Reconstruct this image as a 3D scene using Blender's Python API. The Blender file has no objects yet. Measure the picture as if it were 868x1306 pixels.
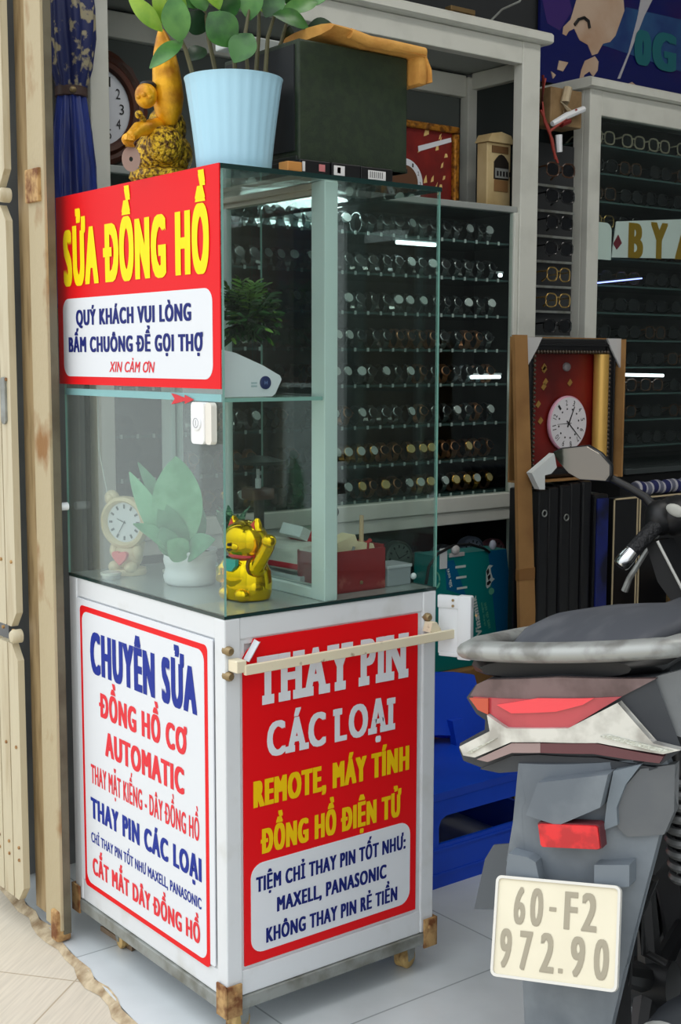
import bpy, bmesh, math, random
from mathutils import Vector, Matrix
C = bpy.context.scene.collection
SC = bpy.context.scene
random.seed(7)
PI = math.pi

# ------------------------------------------------------------------ camera
F_PX = 1663.33
YAW, PITCH, ROLL = 0.6616, -0.1156, 0.0021
CAM = Vector((-1.2909, -2.0071, 1.3120))
def _basis():
    cy, sy, cp, sp = math.cos(YAW), math.sin(YAW), math.cos(PITCH), math.sin(PITCH)
    f = Vector((sy*cp, cy*cp, sp)); r = Vector((cy, -sy, 0)); u = r.cross(f)
    c, s = math.cos(ROLL), math.sin(ROLL)
    return c*r + s*u, -s*r + c*u, f
CR, CU, CF = _basis()
cd = bpy.data.cameras.new('camera'); cam = bpy.data.objects.new('camera', cd); C.objects.link(cam)
cd.sensor_fit = 'HORIZONTAL'; cd.sensor_width = 36.0; cd.lens = 36.0*F_PX/868.0
cd.clip_start = 0.05; cd.clip_end = 100
cam.matrix_world = Matrix(((CR.x, CU.x, -CF.x, CAM.x), (CR.y, CU.y, -CF.y, CAM.y), (CR.z, CU.z, -CF.z, CAM.z), (0, 0, 0, 1)))
SC.camera = cam

# ------------------------------------------------------------------ world, light, exposure
w = bpy.data.worlds.new('sky'); SC.world = w; w.use_nodes = True
bg = w.node_tree.nodes['Background']
bg.inputs[1].default_value = 2.05                     # overcast sky, three times brighter overhead than at the horizon
_n, _l = w.node_tree.nodes, w.node_tree.links
_tc = _n.new('ShaderNodeTexCoord'); _sx = _n.new('ShaderNodeSeparateXYZ'); _l.new(_tc.outputs['Generated'], _sx.inputs[0])
_mr = _n.new('ShaderNodeMapRange'); _l.new(_sx.outputs['Z'], _mr.inputs[0])
_mx = _n.new('ShaderNodeMix'); _mx.data_type = 'RGBA'; _l.new(_mr.outputs[0], _mx.inputs[0])
_mx.inputs[6].default_value = (.36, .372, .385, 1); _mx.inputs[7].default_value = (.93, .965, 1.0, 1); _l.new(_mx.outputs[2], bg.inputs[0])
SC.view_settings.view_transform = 'Standard'; SC.view_settings.look = 'None'
SC.view_settings.gamma = 1.0; SC.view_settings.use_curve_mapping = False
SC.view_settings.exposure = 0.32
for lx, ly in ((1.3, -.7), (2.6, -.9)):              # unseen, added overhead to brighten the interior; reflections show the shop's lamps are on
    ld = bpy.data.lights.new('ceiling_lamp', 'AREA'); ld.shape = 'RECTANGLE'; ld.size = 1.2; ld.size_y = .3; ld.energy = 10; ld.color = (1, .97, .92)
    lo_ = bpy.data.objects.new('ceiling_lamp', ld); C.objects.link(lo_); lo_.location = (lx, ly, 3.9)

# ------------------------------------------------------------------ measuring helpers: a sight line met with a plane of the place
def ray(px, py): return CF + (px-434)/F_PX*CR - (py-653)/F_PX*CU
def U(px, py, ax, v):
    i = 'xyz'.index(ax); d = ray(px, py); t = (v - CAM[i])/d[i]
    return CAM + t*d
# the motorbike's own frame: x forward, y left, z up
B_AZ, B_LEAN = 1.211, 0.128
BH = Vector((math.sin(B_AZ), math.cos(B_AZ), 0)); _r = Vector((math.cos(B_AZ), -math.sin(B_AZ), 0))
BL = -(_r*math.cos(B_LEAN) + Vector((0, 0, 1))*math.sin(B_LEAN))
BU = -_r*math.sin(B_LEAN) + Vector((0, 0, 1))*math.cos(B_LEAN)
BO = Vector((0.073, -0.8541, 0.0))
BM = Matrix(((BH.x, BL.x, BU.x, BO.x), (BH.y, BL.y, BU.y, BO.y), (BH.z, BL.z, BU.z, BO.z), (0, 0, 0, 1)))
def BX(px, py, x):
    d = ray(px, py); t = (x - (CAM-BO).dot(BH))/d.dot(BH); P = CAM + t*d - BO
    return Vector((P.dot(BH), P.dot(BL), P.dot(BU)))
def BC(px, py, x0=.03, k=1.2):
    x = x0
    for _ in range(8): x = x0 + k*BX(px, py, x)[1]**2
    return BX(px, py, x)

# ------------------------------------------------------------------ materials
def lin(c):
    o = []
    for v in c[:3]:
        v = v/255.0; o.append(v/12.92 if v <= .04045 else ((v+.055)/1.055)**2.4)
    return (*o, 1)
def P(name, col, rough=.5, metal=0, spec=.5, noise=None, bump=0, bscale=40, coat=0, stretch=None, trans=0, alpha=1):
    """noise = (second colour, scale, low, high): worn or mottled patches of a second colour"""
    m = bpy.data.materials.new(name); m.use_nodes = True
    nt = m.node_tree; b = nt.nodes['Principled BSDF']
    b.inputs['Base Color'].default_value = lin(col); b.inputs['Roughness'].default_value = rough
    b.inputs['Metallic'].default_value = metal; b.inputs['Specular IOR Level'].default_value = spec
    b.inputs['Coat Weight'].default_value = coat; b.inputs['Transmission Weight'].default_value = trans
    b.inputs['Alpha'].default_value = alpha
    tc = nt.nodes.new('ShaderNodeTexCoord'); mp = nt.nodes.new('ShaderNodeMapping')
    nt.links.new(tc.outputs['Object'], mp.inputs[0])
    if stretch: mp.inputs['Scale'].default_value = stretch
    if noise:
        n = nt.nodes.new('ShaderNodeTexNoise'); n.inputs['Scale'].default_value = noise[1]; n.inputs['Detail'].default_value = 6
        r = nt.nodes.new('ShaderNodeMapRange'); r.inputs[1].default_value = noise[2]; r.inputs[2].default_value = noise[3]
        mx = nt.nodes.new('ShaderNodeMix'); mx.data_type = 'RGBA'
        mx.inputs[6].default_value = lin(col); mx.inputs[7].default_value = lin(noise[0])
        nt.links.new(mp.outputs[0], n.inputs[0]); nt.links.new(n.outputs[0], r.inputs[0])
        nt.links.new(r.outputs[0], mx.inputs[0]); nt.links.new(mx.outputs[2], b.inputs['Base Color'])
    if bump:
        n2 = nt.nodes.new('ShaderNodeTexNoise'); n2.inputs['Scale'].default_value = bscale; n2.inputs['Detail'].default_value = 4
        bp = nt.nodes.new('ShaderNodeBump'); bp.inputs['Strength'].default_value = bump; bp.inputs['Distance'].default_value = .01
        nt.links.new(mp.outputs[0], n2.inputs[0]); nt.links.new(n2.outputs[0], bp.inputs['Height']); nt.links.new(bp.outputs[0], b.inputs['Normal'])
    return m
def glass(name, tint, refl=1.0, rough=0.0, haze=0):
    """thin pane: tinted see-through plus mirror reflection that grows towards grazing angles"""
    m = bpy.data.materials.new(name); m.use_nodes = True; nt = m.node_tree; N = nt.nodes; L = nt.links
    N.remove(N['Principled BSDF'])
    g = N.new('ShaderNodeNewGeometry'); dt = N.new('ShaderNodeVectorMath'); dt.operation = 'DOT_PRODUCT'
    L.new(g.outputs['Normal'], dt.inputs[0]); L.new(g.outputs['Incoming'], dt.inputs[1])
    ab = N.new('ShaderNodeMath'); ab.operation = 'ABSOLUTE'; L.new(dt.outputs['Value'], ab.inputs[0])
    sb = N.new('ShaderNodeMath'); sb.operation = 'SUBTRACT'; sb.inputs[0].default_value = 1; L.new(ab.outputs[0], sb.inputs[1])
    pw = N.new('ShaderNodeMath'); pw.operation = 'POWER'; pw.inputs[1].default_value = 5; L.new(sb.outputs[0], pw.inputs[0])
    ml = N.new('ShaderNodeMath'); ml.operation = 'MULTIPLY_ADD'; ml.inputs[1].default_value = .96*refl; ml.inputs[2].default_value = .04*refl
    L.new(pw.outputs[0], ml.inputs[0])
    t = N.new('ShaderNodeBsdfTransparent'); t.inputs[0].default_value = (*tint, 1)
    gl = N.new('ShaderNodeBsdfGlossy'); gl.inputs['Roughness'].default_value = rough; gl.inputs[0].default_value = (.95, 1, .98, 1)
    base = t.outputs[0]
    if haze:
        df = N.new('ShaderNodeBsdfDiffuse'); df.inputs[0].default_value = (.6, .66, .64, 1)
        mh = N.new('ShaderNodeMixShader'); mh.inputs[0].default_value = haze; L.new(base, mh.inputs[1]); L.new(df.outputs[0], mh.inputs[2]); base = mh.outputs[0]
    mx = N.new('ShaderNodeMixShader'); L.new(ml.outputs[0], mx.inputs[0]); L.new(base, mx.inputs[1]); L.new(gl.outputs[0], mx.inputs[2])
    L.new(mx.outputs[0], N['Material Output'].inputs[0])
    return m
def lamp(name, col, s):
    m = bpy.data.materials.new(name); m.use_nodes = True; b = m.node_tree.nodes['Principled BSDF']
    b.inputs['Emission Color'].default_value = lin(col); b.inputs['Emission Strength'].default_value = s
    b.inputs['Base Color'].default_value = lin(col); return m

# ------------------------------------------------------------------ mesh helper
_bx = {}
class MB:
    def __init__(s): s.v = []; s.f = []; s.m = []; s.s = []; s.T = None
    def add(s, vs, fs, mi=0, sm=False):
        o = len(s.v)
        for p in vs:
            p = Vector(p); s.v.append(tuple(s.T @ p if s.T is not None else p))
        for f in fs: s.f.append(tuple(i+o for i in f)); s.m.append(mi); s.s.append(sm)
        return s
    def box(s, x0, x1, y0, y1, z0, z1, mi=0, bev=0, M=None):
        sx, sy, sz = x1-x0, y1-y0, z1-z0
        bm = bmesh.new(); bmesh.ops.create_cube(bm, size=1)
        for v in bm.verts: v.co = Vector((v.co.x*sx, v.co.y*sy, v.co.z*sz))
        if bev: bmesh.ops.bevel(bm, geom=list(bm.edges), offset=min(bev, .45*min(abs(sx), abs(sy), abs(sz))), segments=2, affect='EDGES', profile=.5)
        c = Vector(((x0+x1)/2, (y0+y1)/2, (z0+z1)/2)); bm.verts.index_update()
        vs = [(M @ (v.co) if M else v.co) + c for v in bm.verts]
        fs = [[v.index for v in f.verts] for f in bm.faces]; bm.free()
        return s.add(vs, fs, mi)
    def prism(s, poly, w0, w1, mp, mi=0, sm=False):
        n = len(poly)
        vs = [mp(u, v, w0) for u, v in poly] + [mp(u, v, w1) for u, v in poly]
        fs = [list(range(n))[::-1], list(range(n, 2*n))] + [[i, (i+1) % n, n+(i+1) % n, n+i] for i in range(n)]
        return s.add(vs, fs, mi, sm)
    def tube(s, path, r, n=8, mi=0, sm=True, flat=1.0, up=(0, 0, 1)):
        """flat = height/width of the cross-section"""
        path = [Vector(p) for p in path]; k = len(path); rs = r if isinstance(r, (list, tuple)) else [r]*k
        vs = []; up = Vector(up)
        for i, p in enumerate(path):
            d = (path[min(i+1, k-1)] - path[max(i-1, 0)]).normalized()
            a = d.cross(up)
            if a.length < 1e-3: a = d.cross(Vector((0, 1, 0)))
            a.normalize(); b = a.cross(d)
            for j in range(n):
                t = 2*PI*j/n; vs.append(p + rs[i]*(math.cos(t)*a + flat*math.sin(t)*b))
        fs = [[i*n+j, i*n+(j+1) % n, (i+1)*n+(j+1) % n, (i+1)*n+j] for i in range(k-1) for j in range(n)]
        fs += [list(range(n))[::-1], list(range((k-1)*n, k*n))]
        return s.add(vs, fs, mi, sm)
    def lathe(s, prof, n=24, mi=0, M=None, mod=None, sm=True, cap=True):
        """prof = [(r, z)]; mod(angle, k) scales the radius"""
        M = M or Matrix(); vs = []
        for k, (r, z) in enumerate(prof):
            for j in range(n):
                t = 2*PI*j/n; q = r*(mod(t, k) if mod else 1); vs.append(M @ Vector((q*math.cos(t), q*math.sin(t), z)))
        fs = [[i*n+j, i*n+(j+1) % n, (i+1)*n+(j+1) % n, (i+1)*n+j] for i in range(len(prof)-1) for j in range(n)]
        if cap: fs += [list(range(n))[::-1], list(range((len(prof)-1)*n, len(prof)*n))]
        return s.add(vs, fs, mi, sm)
    def ball(s, c, r, mi=0, n=14, M=None):
        c = Vector(c); rx, ry, rz = r if isinstance(r, (list, tuple)) else (r, r, r)
        vs = []; m = n//2+1
        for i in range(m+1):
            a = PI*min(max(i/m, .01), .99) - PI/2
            for j in range(n):
                t = 2*PI*j/n; p = Vector((rx*math.cos(a)*math.cos(t), ry*math.cos(a)*math.sin(t), rz*math.sin(a)))
                vs.append((M @ p if M else p) + c)
        fs = [[i*n+j, i*n+(j+1) % n, (i+1)*n+(j+1) % n, (i+1)*n+j] for i in range(m) for j in range(n)]
        fs += [list(range(n))[::-1], list(range(m*n, (m+1)*n))]
        return s.add(vs, fs, mi, True)
    def loft(s, secs, mi=0, sm=True):
        """secs = list of rings with the same number of points"""
        n = len(secs[0]); vs = [p for r in secs for p in r]
        fs = [[i*n+j, i*n+(j+1) % n, (i+1)*n+(j+1) % n, (i+1)*n+j] for i in range(len(secs)-1) for j in range(n)]
        fs += [list(range(n))[::-1], list(range((len(secs)-1)*n, len(secs)*n))]
        return s.add(vs, fs, mi, sm)
    def leaf(s, base, tip, width, nrm, curl=.15, fold=.15, mi=0, n=8, shape=.45, th=.0012):
        """a leaf blade with a fold along its midrib"""
        b, t = Vector(base), Vector(tip); d = t-b; L = d.length; d.normalize(); nrm = Vector(nrm)
        side = d.cross(nrm).normalized(); up = side.cross(d).normalized(); vs = []
        for sg in (0, 1):
            for i in range(n+1):
                q = i/n; wd = width/2*(math.sin(PI*q**(math.log(.5)/math.log(shape))))**.75 if 0 < q < 1 else .0015
                c = b + d*L*q + up*(curl*L*math.sin(PI*q)) - up*th*sg
                for k in (-1, -.5, 0, .5, 1): vs.append(c + side*wd*k + up*fold*wd*abs(k))
        fs = []
        m = 5*(n+1)
        for i in range(n):
            for k in range(4):
                a = i*5+k; fs.append([a, a+1, a+6, a+5]); fs.append([m+a+5, m+a+6, m+a+1, m+a])
        return s.add(vs, fs, mi, True)
    def curved(s, poly, x0, k, th, mi=0, sm=True):
        """plate over a (y, z) outline bent to x = x0 + k*y*y, th thick towards +x"""
        bm = bmesh.new(); vs = [bm.verts.new((0, y, z)) for y, z in poly]; bm.faces.new(vs)
        bmesh.ops.triangulate(bm, faces=list(bm.faces)); bmesh.ops.subdivide_edges(bm, edges=list(bm.edges), cuts=4, use_grid_fill=True)
        bmesh.ops.triangulate(bm, faces=list(bm.faces))
        bmesh.ops.recalc_face_normals(bm, faces=list(bm.faces))
        r = bmesh.ops.extrude_face_region(bm, geom=list(bm.faces), use_keep_orig=True)
        back = {e for e in r['geom'] if isinstance(e, bmesh.types.BMVert)}
        for v in bm.verts: v.co.x = x0 + k*v.co.y**2 + (th if v in back else 0)
        bmesh.ops.recalc_face_normals(bm, faces=list(bm.faces)); bm.verts.index_update()
        s.add([v.co.copy() for v in bm.verts], [[v.index for v in f.verts] for f in bm.faces], mi, sm); bm.free(); return s
    def build(s, name, mats, parent=None, local=False):
        me = bpy.data.meshes.new(name); me.from_pydata(s.v, [], s.f)
        for m in (mats if isinstance(mats, (list, tuple)) else [mats]): me.materials.append(m)
        for p, mi, sm in zip(me.polygons, s.m, s.s): p.material_index = mi; p.use_smooth = sm
        if any(s.s): me.set_sharp_from_angle(angle=math.radians(42))
        me.update(); o = bpy.data.objects.new(name, me); C.objects.link(o)
        if parent is not None:
            o.parent = parent
            if not local: o.matrix_parent_inverse = wm(parent).inverted()     # the mesh was made where it stands
        return o
def wm(o): return (wm(o.parent) if o.parent else Matrix()) @ o.matrix_parent_inverse @ o.matrix_basis
def tag(o, label=None, cat=None, group=None, kind=None):
    for k, v in (('label', label), ('category', cat), ('group', group), ('kind', kind)):
        if v: o[k] = v
    return o
def thing(name, label, cat, loc=(0, 0, 0), group=None):
    o = bpy.data.objects.new(name, None); C.objects.link(o); o.location = loc; o.empty_display_size = .05
    return tag(o, label, cat, group)
def rr(u0, u1, v0, v1, r, n=6):
    out = []
    for cx, cy, a in ((u1-r, v1-r, 0), (u0+r, v1-r, 90), (u0+r, v0+r, 180), (u1-r, v0+r, 270)):
        for i in range(n+1):
            t = math.radians(a+90*i/n); out.append((cx+r*math.cos(t), cy+r*math.sin(t)))
    return out
def copy_tree(o, parent=None):
    c = o.copy(); C.objects.link(c)
    if parent is not None: c.parent = parent
    for ch in list(o.children): copy_tree(ch, c)
    return c

# ------------------------------------------------------------------ lettering
SPACING = [1.0]
def glyphs(txt):
    cu = bpy.data.curves.new('lettering', 'FONT'); cu.body = txt; cu.size = 1; cu.resolution_u = 4; cu.space_character = SPACING[0]
    o = bpy.data.objects.new('lettering', cu); C.objects.link(o)
    bpy.context.view_layer.update()
    me = bpy.data.meshes.new_from_object(o.evaluated_get(bpy.context.evaluated_depsgraph_get()))
    vs = [(v.co.x, v.co.y) for v in me.vertices]; fs = [list(p.vertices) for p in me.polygons]
    bpy.data.objects.remove(o); bpy.data.curves.remove(cu); bpy.data.meshes.remove(me)
    return vs, fs
CAP = max(v[1] for v in glyphs('H')[0])
ONES = {}
def slabbed(txt):
    """heavy slab-serif capitals: each letter with bracket slabs on the ends of its stems"""
    vs, fs = [], []; x = 0
    base = {'Á': 'A', 'Ạ': 'A'}
    for ch in txt:
        if ch == ' ': x += .30; continue
        gv, gf = glyphs(ch); x0 = min(v[0] for v in gv); x1 = max(v[0] for v in gv)
        o = len(vs); vs += [(v[0]-x0+x, v[1], 0) for v in gv]; fs += [[i+o for i in f] for f in gf]
        for lvl, sg in ((0, 1), (CAP, -1)):
            cnt = {}
            for f in gf:
                for a, b in zip(f, f[1:]+f[:1]):
                    cnt[frozenset((a, b))] = cnt.get(frozenset((a, b)), 0)+1
            for e, c in cnt.items():
                a, b = tuple(e)
                if c == 1 and abs(gv[a][1]-lvl) < .004 and abs(gv[b][1]-lvl) < .004:
                    l, r = sorted((gv[a][0], gv[b][0]))
                    if r-l < .05 or r-l > .3 or ch in 'COP' and lvl: continue
                    q = len(vs); e2 = .085
                    vs += [(a_, b_, .0007+.0001*(q % 7)) for a_, b_ in ((l-x0+x-e2, lvl), (r-x0+x+e2, lvl), (r-x0+x+e2, lvl+sg*.11), (l-x0+x-e2, lvl+sg*.11))]; fs.append([q, q+1, q+2, q+3])
        x += x1-x0+.20
    return vs, fs
def lettered(txt):
    """glyph outlines, with the barred D and the horned O put together from their pieces"""
    sub = txt
    for a, b in (('Đ', 'D'), ('Ơ', 'O'), ('Ợ', 'Ọ')): sub = sub.replace(a, b)
    vs, fs = glyphs(sub); vs = [(x, y, 0) for x, y in vs]
    for i, ch in enumerate(txt):
        if ch not in 'ĐƠỢ': continue
        pm = max([v[0] for v in glyphs(sub[:i])[0]]) if sub[:i].strip() else -1
        g = [v for v in glyphs(sub[:i+1])[0] if v[0] > pm+.001]; l = min(v[0] for v in g); r = max(v[0] for v in g)
        def quad(*q):
            o = len(vs); vs.extend((x, y, .0006) for x, y in q); fs.append([o, o+1, o+2, o+3])
        if ch == 'Đ': quad((l-.10, CAP*.46), (l+.24, CAP*.46), (l+.24, CAP*.57), (l-.10, CAP*.57))
        else:
            quad((r-.13, CAP*.86), (r+.02, CAP*.84), (r+.06, CAP*.98), (r-.02, CAP*.97)); quad((r-.02, CAP*.97), (r+.06, CAP*.98), (r+.05, CAP*1.1), (r-.03, CAP*1.1))
    return vs, fs
def text(mb, txt, u0, u1, v0, v1, mp, w, mi, bold=.06, shear=0, slab=False, tilt=0):
    """u0..u1 = first and last edge of the line, v0..v1 = baseline and capital height"""
    SPACING[0] = 1+2.6*bold
    vs, fs = slabbed(txt) if slab else lettered(txt)
    SPACING[0] = 1.0
    vs = [(x+shear*y, y, l) for x, y, l in vs]
    x0 = min(v[0] for v in vs)-bold; x1 = max(v[0] for v in vs)+bold
    sh = [(a, c*.22) for c in (-1, 1) for a in (-1, -.4, .2, 1)] if bold else [(0, 0)]
    for k, (sx, sy) in enumerate(sh):
        dx, dy = sx*bold, sy*bold
        pts = []
        for x, y, l in vs:
            q = (x+dx-x0)/(x1-x0)
            pts.append(mp(u0+(u1-u0)*q, v0+(v1-v0)*(y+dy)/CAP+tilt*q, w+.00006*k+l))
        mb.add(pts, fs, mi)

# ------------------------------------------------------------------ palette
M = {}
M['alu'] = P('white_aluminium', (218, 222, 225), .42, noise=((200, 202, 199), 9, .55, .75))
M['alu_old'] = P('aged_white_aluminium', (205, 206, 200), .45, noise=((168, 168, 158), 7, .5, .8))
M['alu_in'] = P('pale_green_aluminium', (200, 218, 214), .4)
M['edge'] = P('glass_edge', (128, 172, 162), .1, spec=.8)
M['edge_dark'] = P('dark_glass_edge', (28, 52, 50), .15)
M['glass'] = glass('clear_glass', (.93, .97, .955), .95)
M['glass_haze'] = glass('dusty_glass', (.92, .965, .95), 1.1, haze=.07)  # milky reflection haze of the left pane, put in as pale diffuse
M['glass_dark'] = glass('cabinet_glass', (.90, .945, .93), .8)
M['red'] = P('sign_red', (226, 10, 20), .5, spec=.25)
M['sign_white'] = P('sign_white', (222, 226, 231), .5, spec=.3)
M['yellow'] = P('sign_yellow', (250, 222, 10), .5, spec=.2)
M['yellow2'] = P('sign_dark_yellow', (238, 196, 10), .5, spec=.2)
M['navy'] = P('sign_navy', (22, 34, 112), .5, spec=.2)
M['blue'] = P('sign_blue', (26, 48, 146), .5, spec=.2)
M['redtext'] = P('sign_faded_red', (226, 52, 62), .5, spec=.2)
M['cream'] = P('chipped_cream_paint', (226, 216, 188), .55, noise=((120, 96, 70), 38, .62, .72))
M['steel'] = P('galvanised_steel', (150, 154, 150), .5, metal=.3, noise=((110, 110, 100), 20, .4, .7))
M['rust'] = P('rusty_steel', (186, 150, 98), .75, noise=((112, 66, 30), 30, .42, .62), bump=.3)
M['castor'] = P('yellowed_nylon', (196, 164, 104), .6, noise=((120, 84, 44), 40, .45, .7))
M['bolt'] = P('dull_brass', (150, 130, 95), .4, metal=.6)
M['black'] = P('black_plastic', (16, 17, 19), .45)
M['blackmat'] = P('black_matt', (10, 11, 12), .8)
M['white'] = P('white_plastic', (236, 238, 240), .35)
M['gold'] = P('gold_plating', (236, 186, 20), .18, metal=.85, noise=((200, 140, 10), 14, .4, .7))
M['gold_satin'] = P('gold_satin', (240, 176, 26), .38, metal=.35, noise=((170, 105, 10), 24, .4, .7), bump=.5, bscale=30)
M['gold_glitter'] = P('gold_glitter', (232, 188, 44), .3, metal=.45, noise=((90, 58, 16), 120, .42, .6), bump=1, bscale=160)
M['wood'] = P('red_brown_wood', (92, 44, 24), .4, noise=((52, 24, 14), 10, .4, .7), stretch=(1, 6, 1))
M['dial'] = P('pale_dial', (214, 216, 222), .4)
M['ink'] = P('black_print', (24, 22, 24), .5)

# ------------------------------------------------------------------ setting
def tiles(name, col, mort, bw, bh, off, rot, rough, noise=None, mort_w=.0022, bump=.2, stripes=False):
    m = P(name, col, rough); nt = m.node_tree; N = nt.nodes; L = nt.links; b = N['Principled BSDF']
    tc = N.new('ShaderNodeTexCoord'); mp = N.new('ShaderNodeMapping'); mp.vector_type = 'TEXTURE'
    mp.inputs['Location'].default_value = (*off, 0); mp.inputs['Rotation'].default_value = (0, 0, rot)
    br = N.new('ShaderNodeTexBrick'); br.offset = 0; br.inputs['Scale'].default_value = 1
    br.inputs['Brick Width'].default_value = bw; br.inputs['Row Height'].default_value = bh
    br.inputs['Mortar Size'].default_value = mort_w; br.inputs['Mortar Smooth'].default_value = .2
    c2 = tuple(max(0, v-6) for v in col)
    br.inputs['Color1'].default_value = lin(col); br.inputs['Color2'].default_value = lin(c2); br.inputs['Mortar'].default_value = lin(mort)
    L.new(tc.outputs['Object'], mp.inputs[0]); L.new(mp.outputs[0], br.inputs[0])
    n = N.new('ShaderNodeTexNoise'); n.inputs['Scale'].default_value = 5; n.inputs['Detail'].default_value = 8
    if stripes:
        m2 = N.new('ShaderNodeMapping'); m2.inputs['Scale'].default_value = (1.5, 30, 1); L.new(mp.outputs[0], m2.inputs[0]); L.new(m2.outputs[0], n.inputs[0])
    else: L.new(tc.outputs['Object'], n.inputs[0])
    r = N.new('ShaderNodeMapRange'); r.inputs[1].default_value = .35; r.inputs[2].default_value = .75; r.inputs[3].default_value = 1.04; r.inputs[4].default_value = .86
    L.new(n.outputs[0], r.inputs[0])
    mx = N.new('ShaderNodeMix'); mx.data_type = 'RGBA'; mx.blend_type = 'MULTIPLY'; mx.inputs[0].default_value = 1
    L.new(br.outputs[0], mx.inputs[6]); L.new(r.outputs[0], mx.inputs[7]); L.new(mx.outputs[2], b.inputs['Base Color'])
    return m
M['floor'] = tiles('grey_floor_tile', (208, 214, 216), (150, 158, 160), .6, .6, (.73, -.08), 0, .28)
M['pave'] = tiles('beige_paving', (208, 199, 181), (172, 158, 134), .62, .416, (-.102, .444), math.radians(38.3), .7, stripes=True)
M['mortar'] = P('crumbling_mortar', (196, 180, 150), .9, noise=((140, 118, 88), 25, .4, .65), bump=.6, bscale=60)
M['wall'] = P('grey_plaster', (120, 122, 122), .8, noise=((100, 102, 104), 4, .4, .7))
M['wall_dark'] = P('dark_board', (44, 46, 48), .8)
M['ceil'] = P('ceiling_paint', (200, 198, 192), .8)
ID = lambda u, v, w_: (u, v, w_)
ex = lambda y: -.116 + .108*y            # the threshold line, x at a given y
def struct(mb, name, mat): return tag(mb.build(name, mat), kind='structure')
struct(MB().prism([(ex(-6), -6), (4.6, -6), (4.6, 1.5), (ex(1.5), 1.5)], -.15, 0, ID), 'floor', M['floor'])
struct(MB().prism([(-9, -9), (ex(-9)-.012, -9), (ex(4)-.012, 4), (-9, 4)], -.16, -.012, ID), 'floor_pavement', M['pave'])
pts = []
random.seed(3)
ys = [-3+i*.05 for i in range(100)]
edge = [(ex(y)+random.uniform(-.006, .008), y) for y in ys]
out_ = [(ex(y)-.022+random.uniform(-.01, .012), y) for y in ys]
mb = MB()
for i in range(len(ys)-1):
    q = [out_[i], edge[i], edge[i+1], out_[i+1]]
    mb.add([(q[0][0], q[0][1], -.011), (q[1][0], q[1][1], .002), (q[2][0], q[2][1], .002), (q[3][0], q[3][1], -.011)], [(0, 1, 2, 3)], 0, True)
struct(mb, 'trim_1', M['mortar'])
struct(MB().box(-.02, 4.6, 1.46, 1.6, 0, 4.0), 'wall_left', M['wall_dark'])
struct(MB().box(4.5, 4.6, -6, 1.6, 0, 4.0), 'wall_back', M['wall'])
struct(MB().box(-.1, 4.6, -6.1, -6, 0, 4.0), 'wall_right', M['ceil'])
struct(MB().box(-.1, 4.6, -6.1, 1.6, 4.0, 4.1), 'ceiling', M['ceil'])
struct(MB().box(.02, .24, 1.02, 1.46, 0, 4.0), 'wall_front', M['wall'])

# ------------------------------------------------------------------ folding steel gate at the shop front
M['gate'] = P('cream_gate_paint', (194, 184, 156), .5, noise=((170, 154, 122), 7, .5, .75), stretch=(6, 6, .6))
M['gate_dull'] = P('ochre_gate_paint', (158, 136, 98), .6, noise=((120, 98, 64), 9, .45, .7), stretch=(6, 6, .7))
M['gate_rust'] = P('rust_pitted_gate_paint', (178, 164, 132), .65, noise=((140, 100, 54), 12, .57, .72), bump=.25, bscale=60, stretch=(1, 1, .55))
M['gate_olive'] = P('olive_grey_steel', (104, 98, 80), .6, noise=((78, 70, 54), 10, .45, .7))
gate = thing('folding_gate', 'cream folding steel gate with rust spots, drawn aside left of the cart', 'gate', (-.05, .9, 0))
yS = U(61, 400, 'x', -.055).y; yS1 = U(41, 400, 'x', -.055).y
xC = U(74, 400, 'y', yS).x
mb = MB().box(-.058, -.050, yS, yS1, .03, 3.0, bev=.002)
mb.build('stile', M['gate_rust'], gate)
MB().box(-.0505, xC, yS+.001, yS+.035, .02, 3.0, bev=.002).build('edge_channel', M['gate_olive'], gate)  # return face of the stile, given a darker colour than its front
MB().box(-.05, -.03, yS1-.002, yS1+.07, .04, 3.0, bev=.002).build('recess_plate', M['gate_dull'], gate)
yp = U(18, 400, 'x', -.075).y
zs = [U(14, 806, 'x', -.075).z, U(8, 250, 'x', -.075).z]
segs = [(.06, zs[0]-.02), (zs[0]+.02, zs[1]-.02), (zs[1]+.02, 3.0)]
for z0, z1 in segs:
    mb = MB()
    for k in range(5):           # the folded lattice plate: pressed vertical ribs
        a = yp + .002 + k*.055
        c = .035 if k == 0 else .004
        mb.prism([(a, z0+c), (a+c*.8, z0), (a+.05, z0), (a+.05, z1), (a+c*.8, z1), (a, z1-c)], -.088, -.072, lambda u, v, w_: (w_, u, v))
        mb.prism([(a+.05, z0+.01), (a+.056, z0+.01), (a+.056, z1-.01), (a+.05, z1-.01)], -.080, -.068, lambda u, v, w_: (w_, u, v))
    mb.build('lattice_plate', M['gate'], gate)
RX = Matrix.Rotation(-PI/2, 4, 'Y')
for zz in zs:
    MB().lathe([(.016, -.014), (.016, .004), (.012, .010), (.004, .012)], 14, M=Matrix.Translation((-.088, yp+.012, zz)) @ RX).build('rivet', M['gate'], gate)
mb = MB()
for zz in (zs[0]-.26, zs[0]+.012, zs[0]+.17, zs[1]-.4, .16, .19):
    for k in range(4):
        mb.lathe([(.004, -.002), (.004, .003), (.002, .004)], 8, M=Matrix.Translation((-.088, yp+.02+k*.055, zz)) @ RX)
o = mb.build('small_rivet', M['rust'], gate); tag(o, kind='stuff')
zz = U(50, 235, 'x', -.06).z
MB().box(-.066, -.056, yS+.012, yS1-.002, zz-.035, zz+.035, bev=.002).build('hinge_plate', M['rust'], gate)
zz = U(12, 510, 'x', -.09).z
mb = MB().prism(rr(yp+.02, yp+.045, zz-.055, zz+.05, .012), -.093, -.086, lambda u, v, w_: (w_, u, v)); mb.build('slot_guide', M['steel'], gate)
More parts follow.
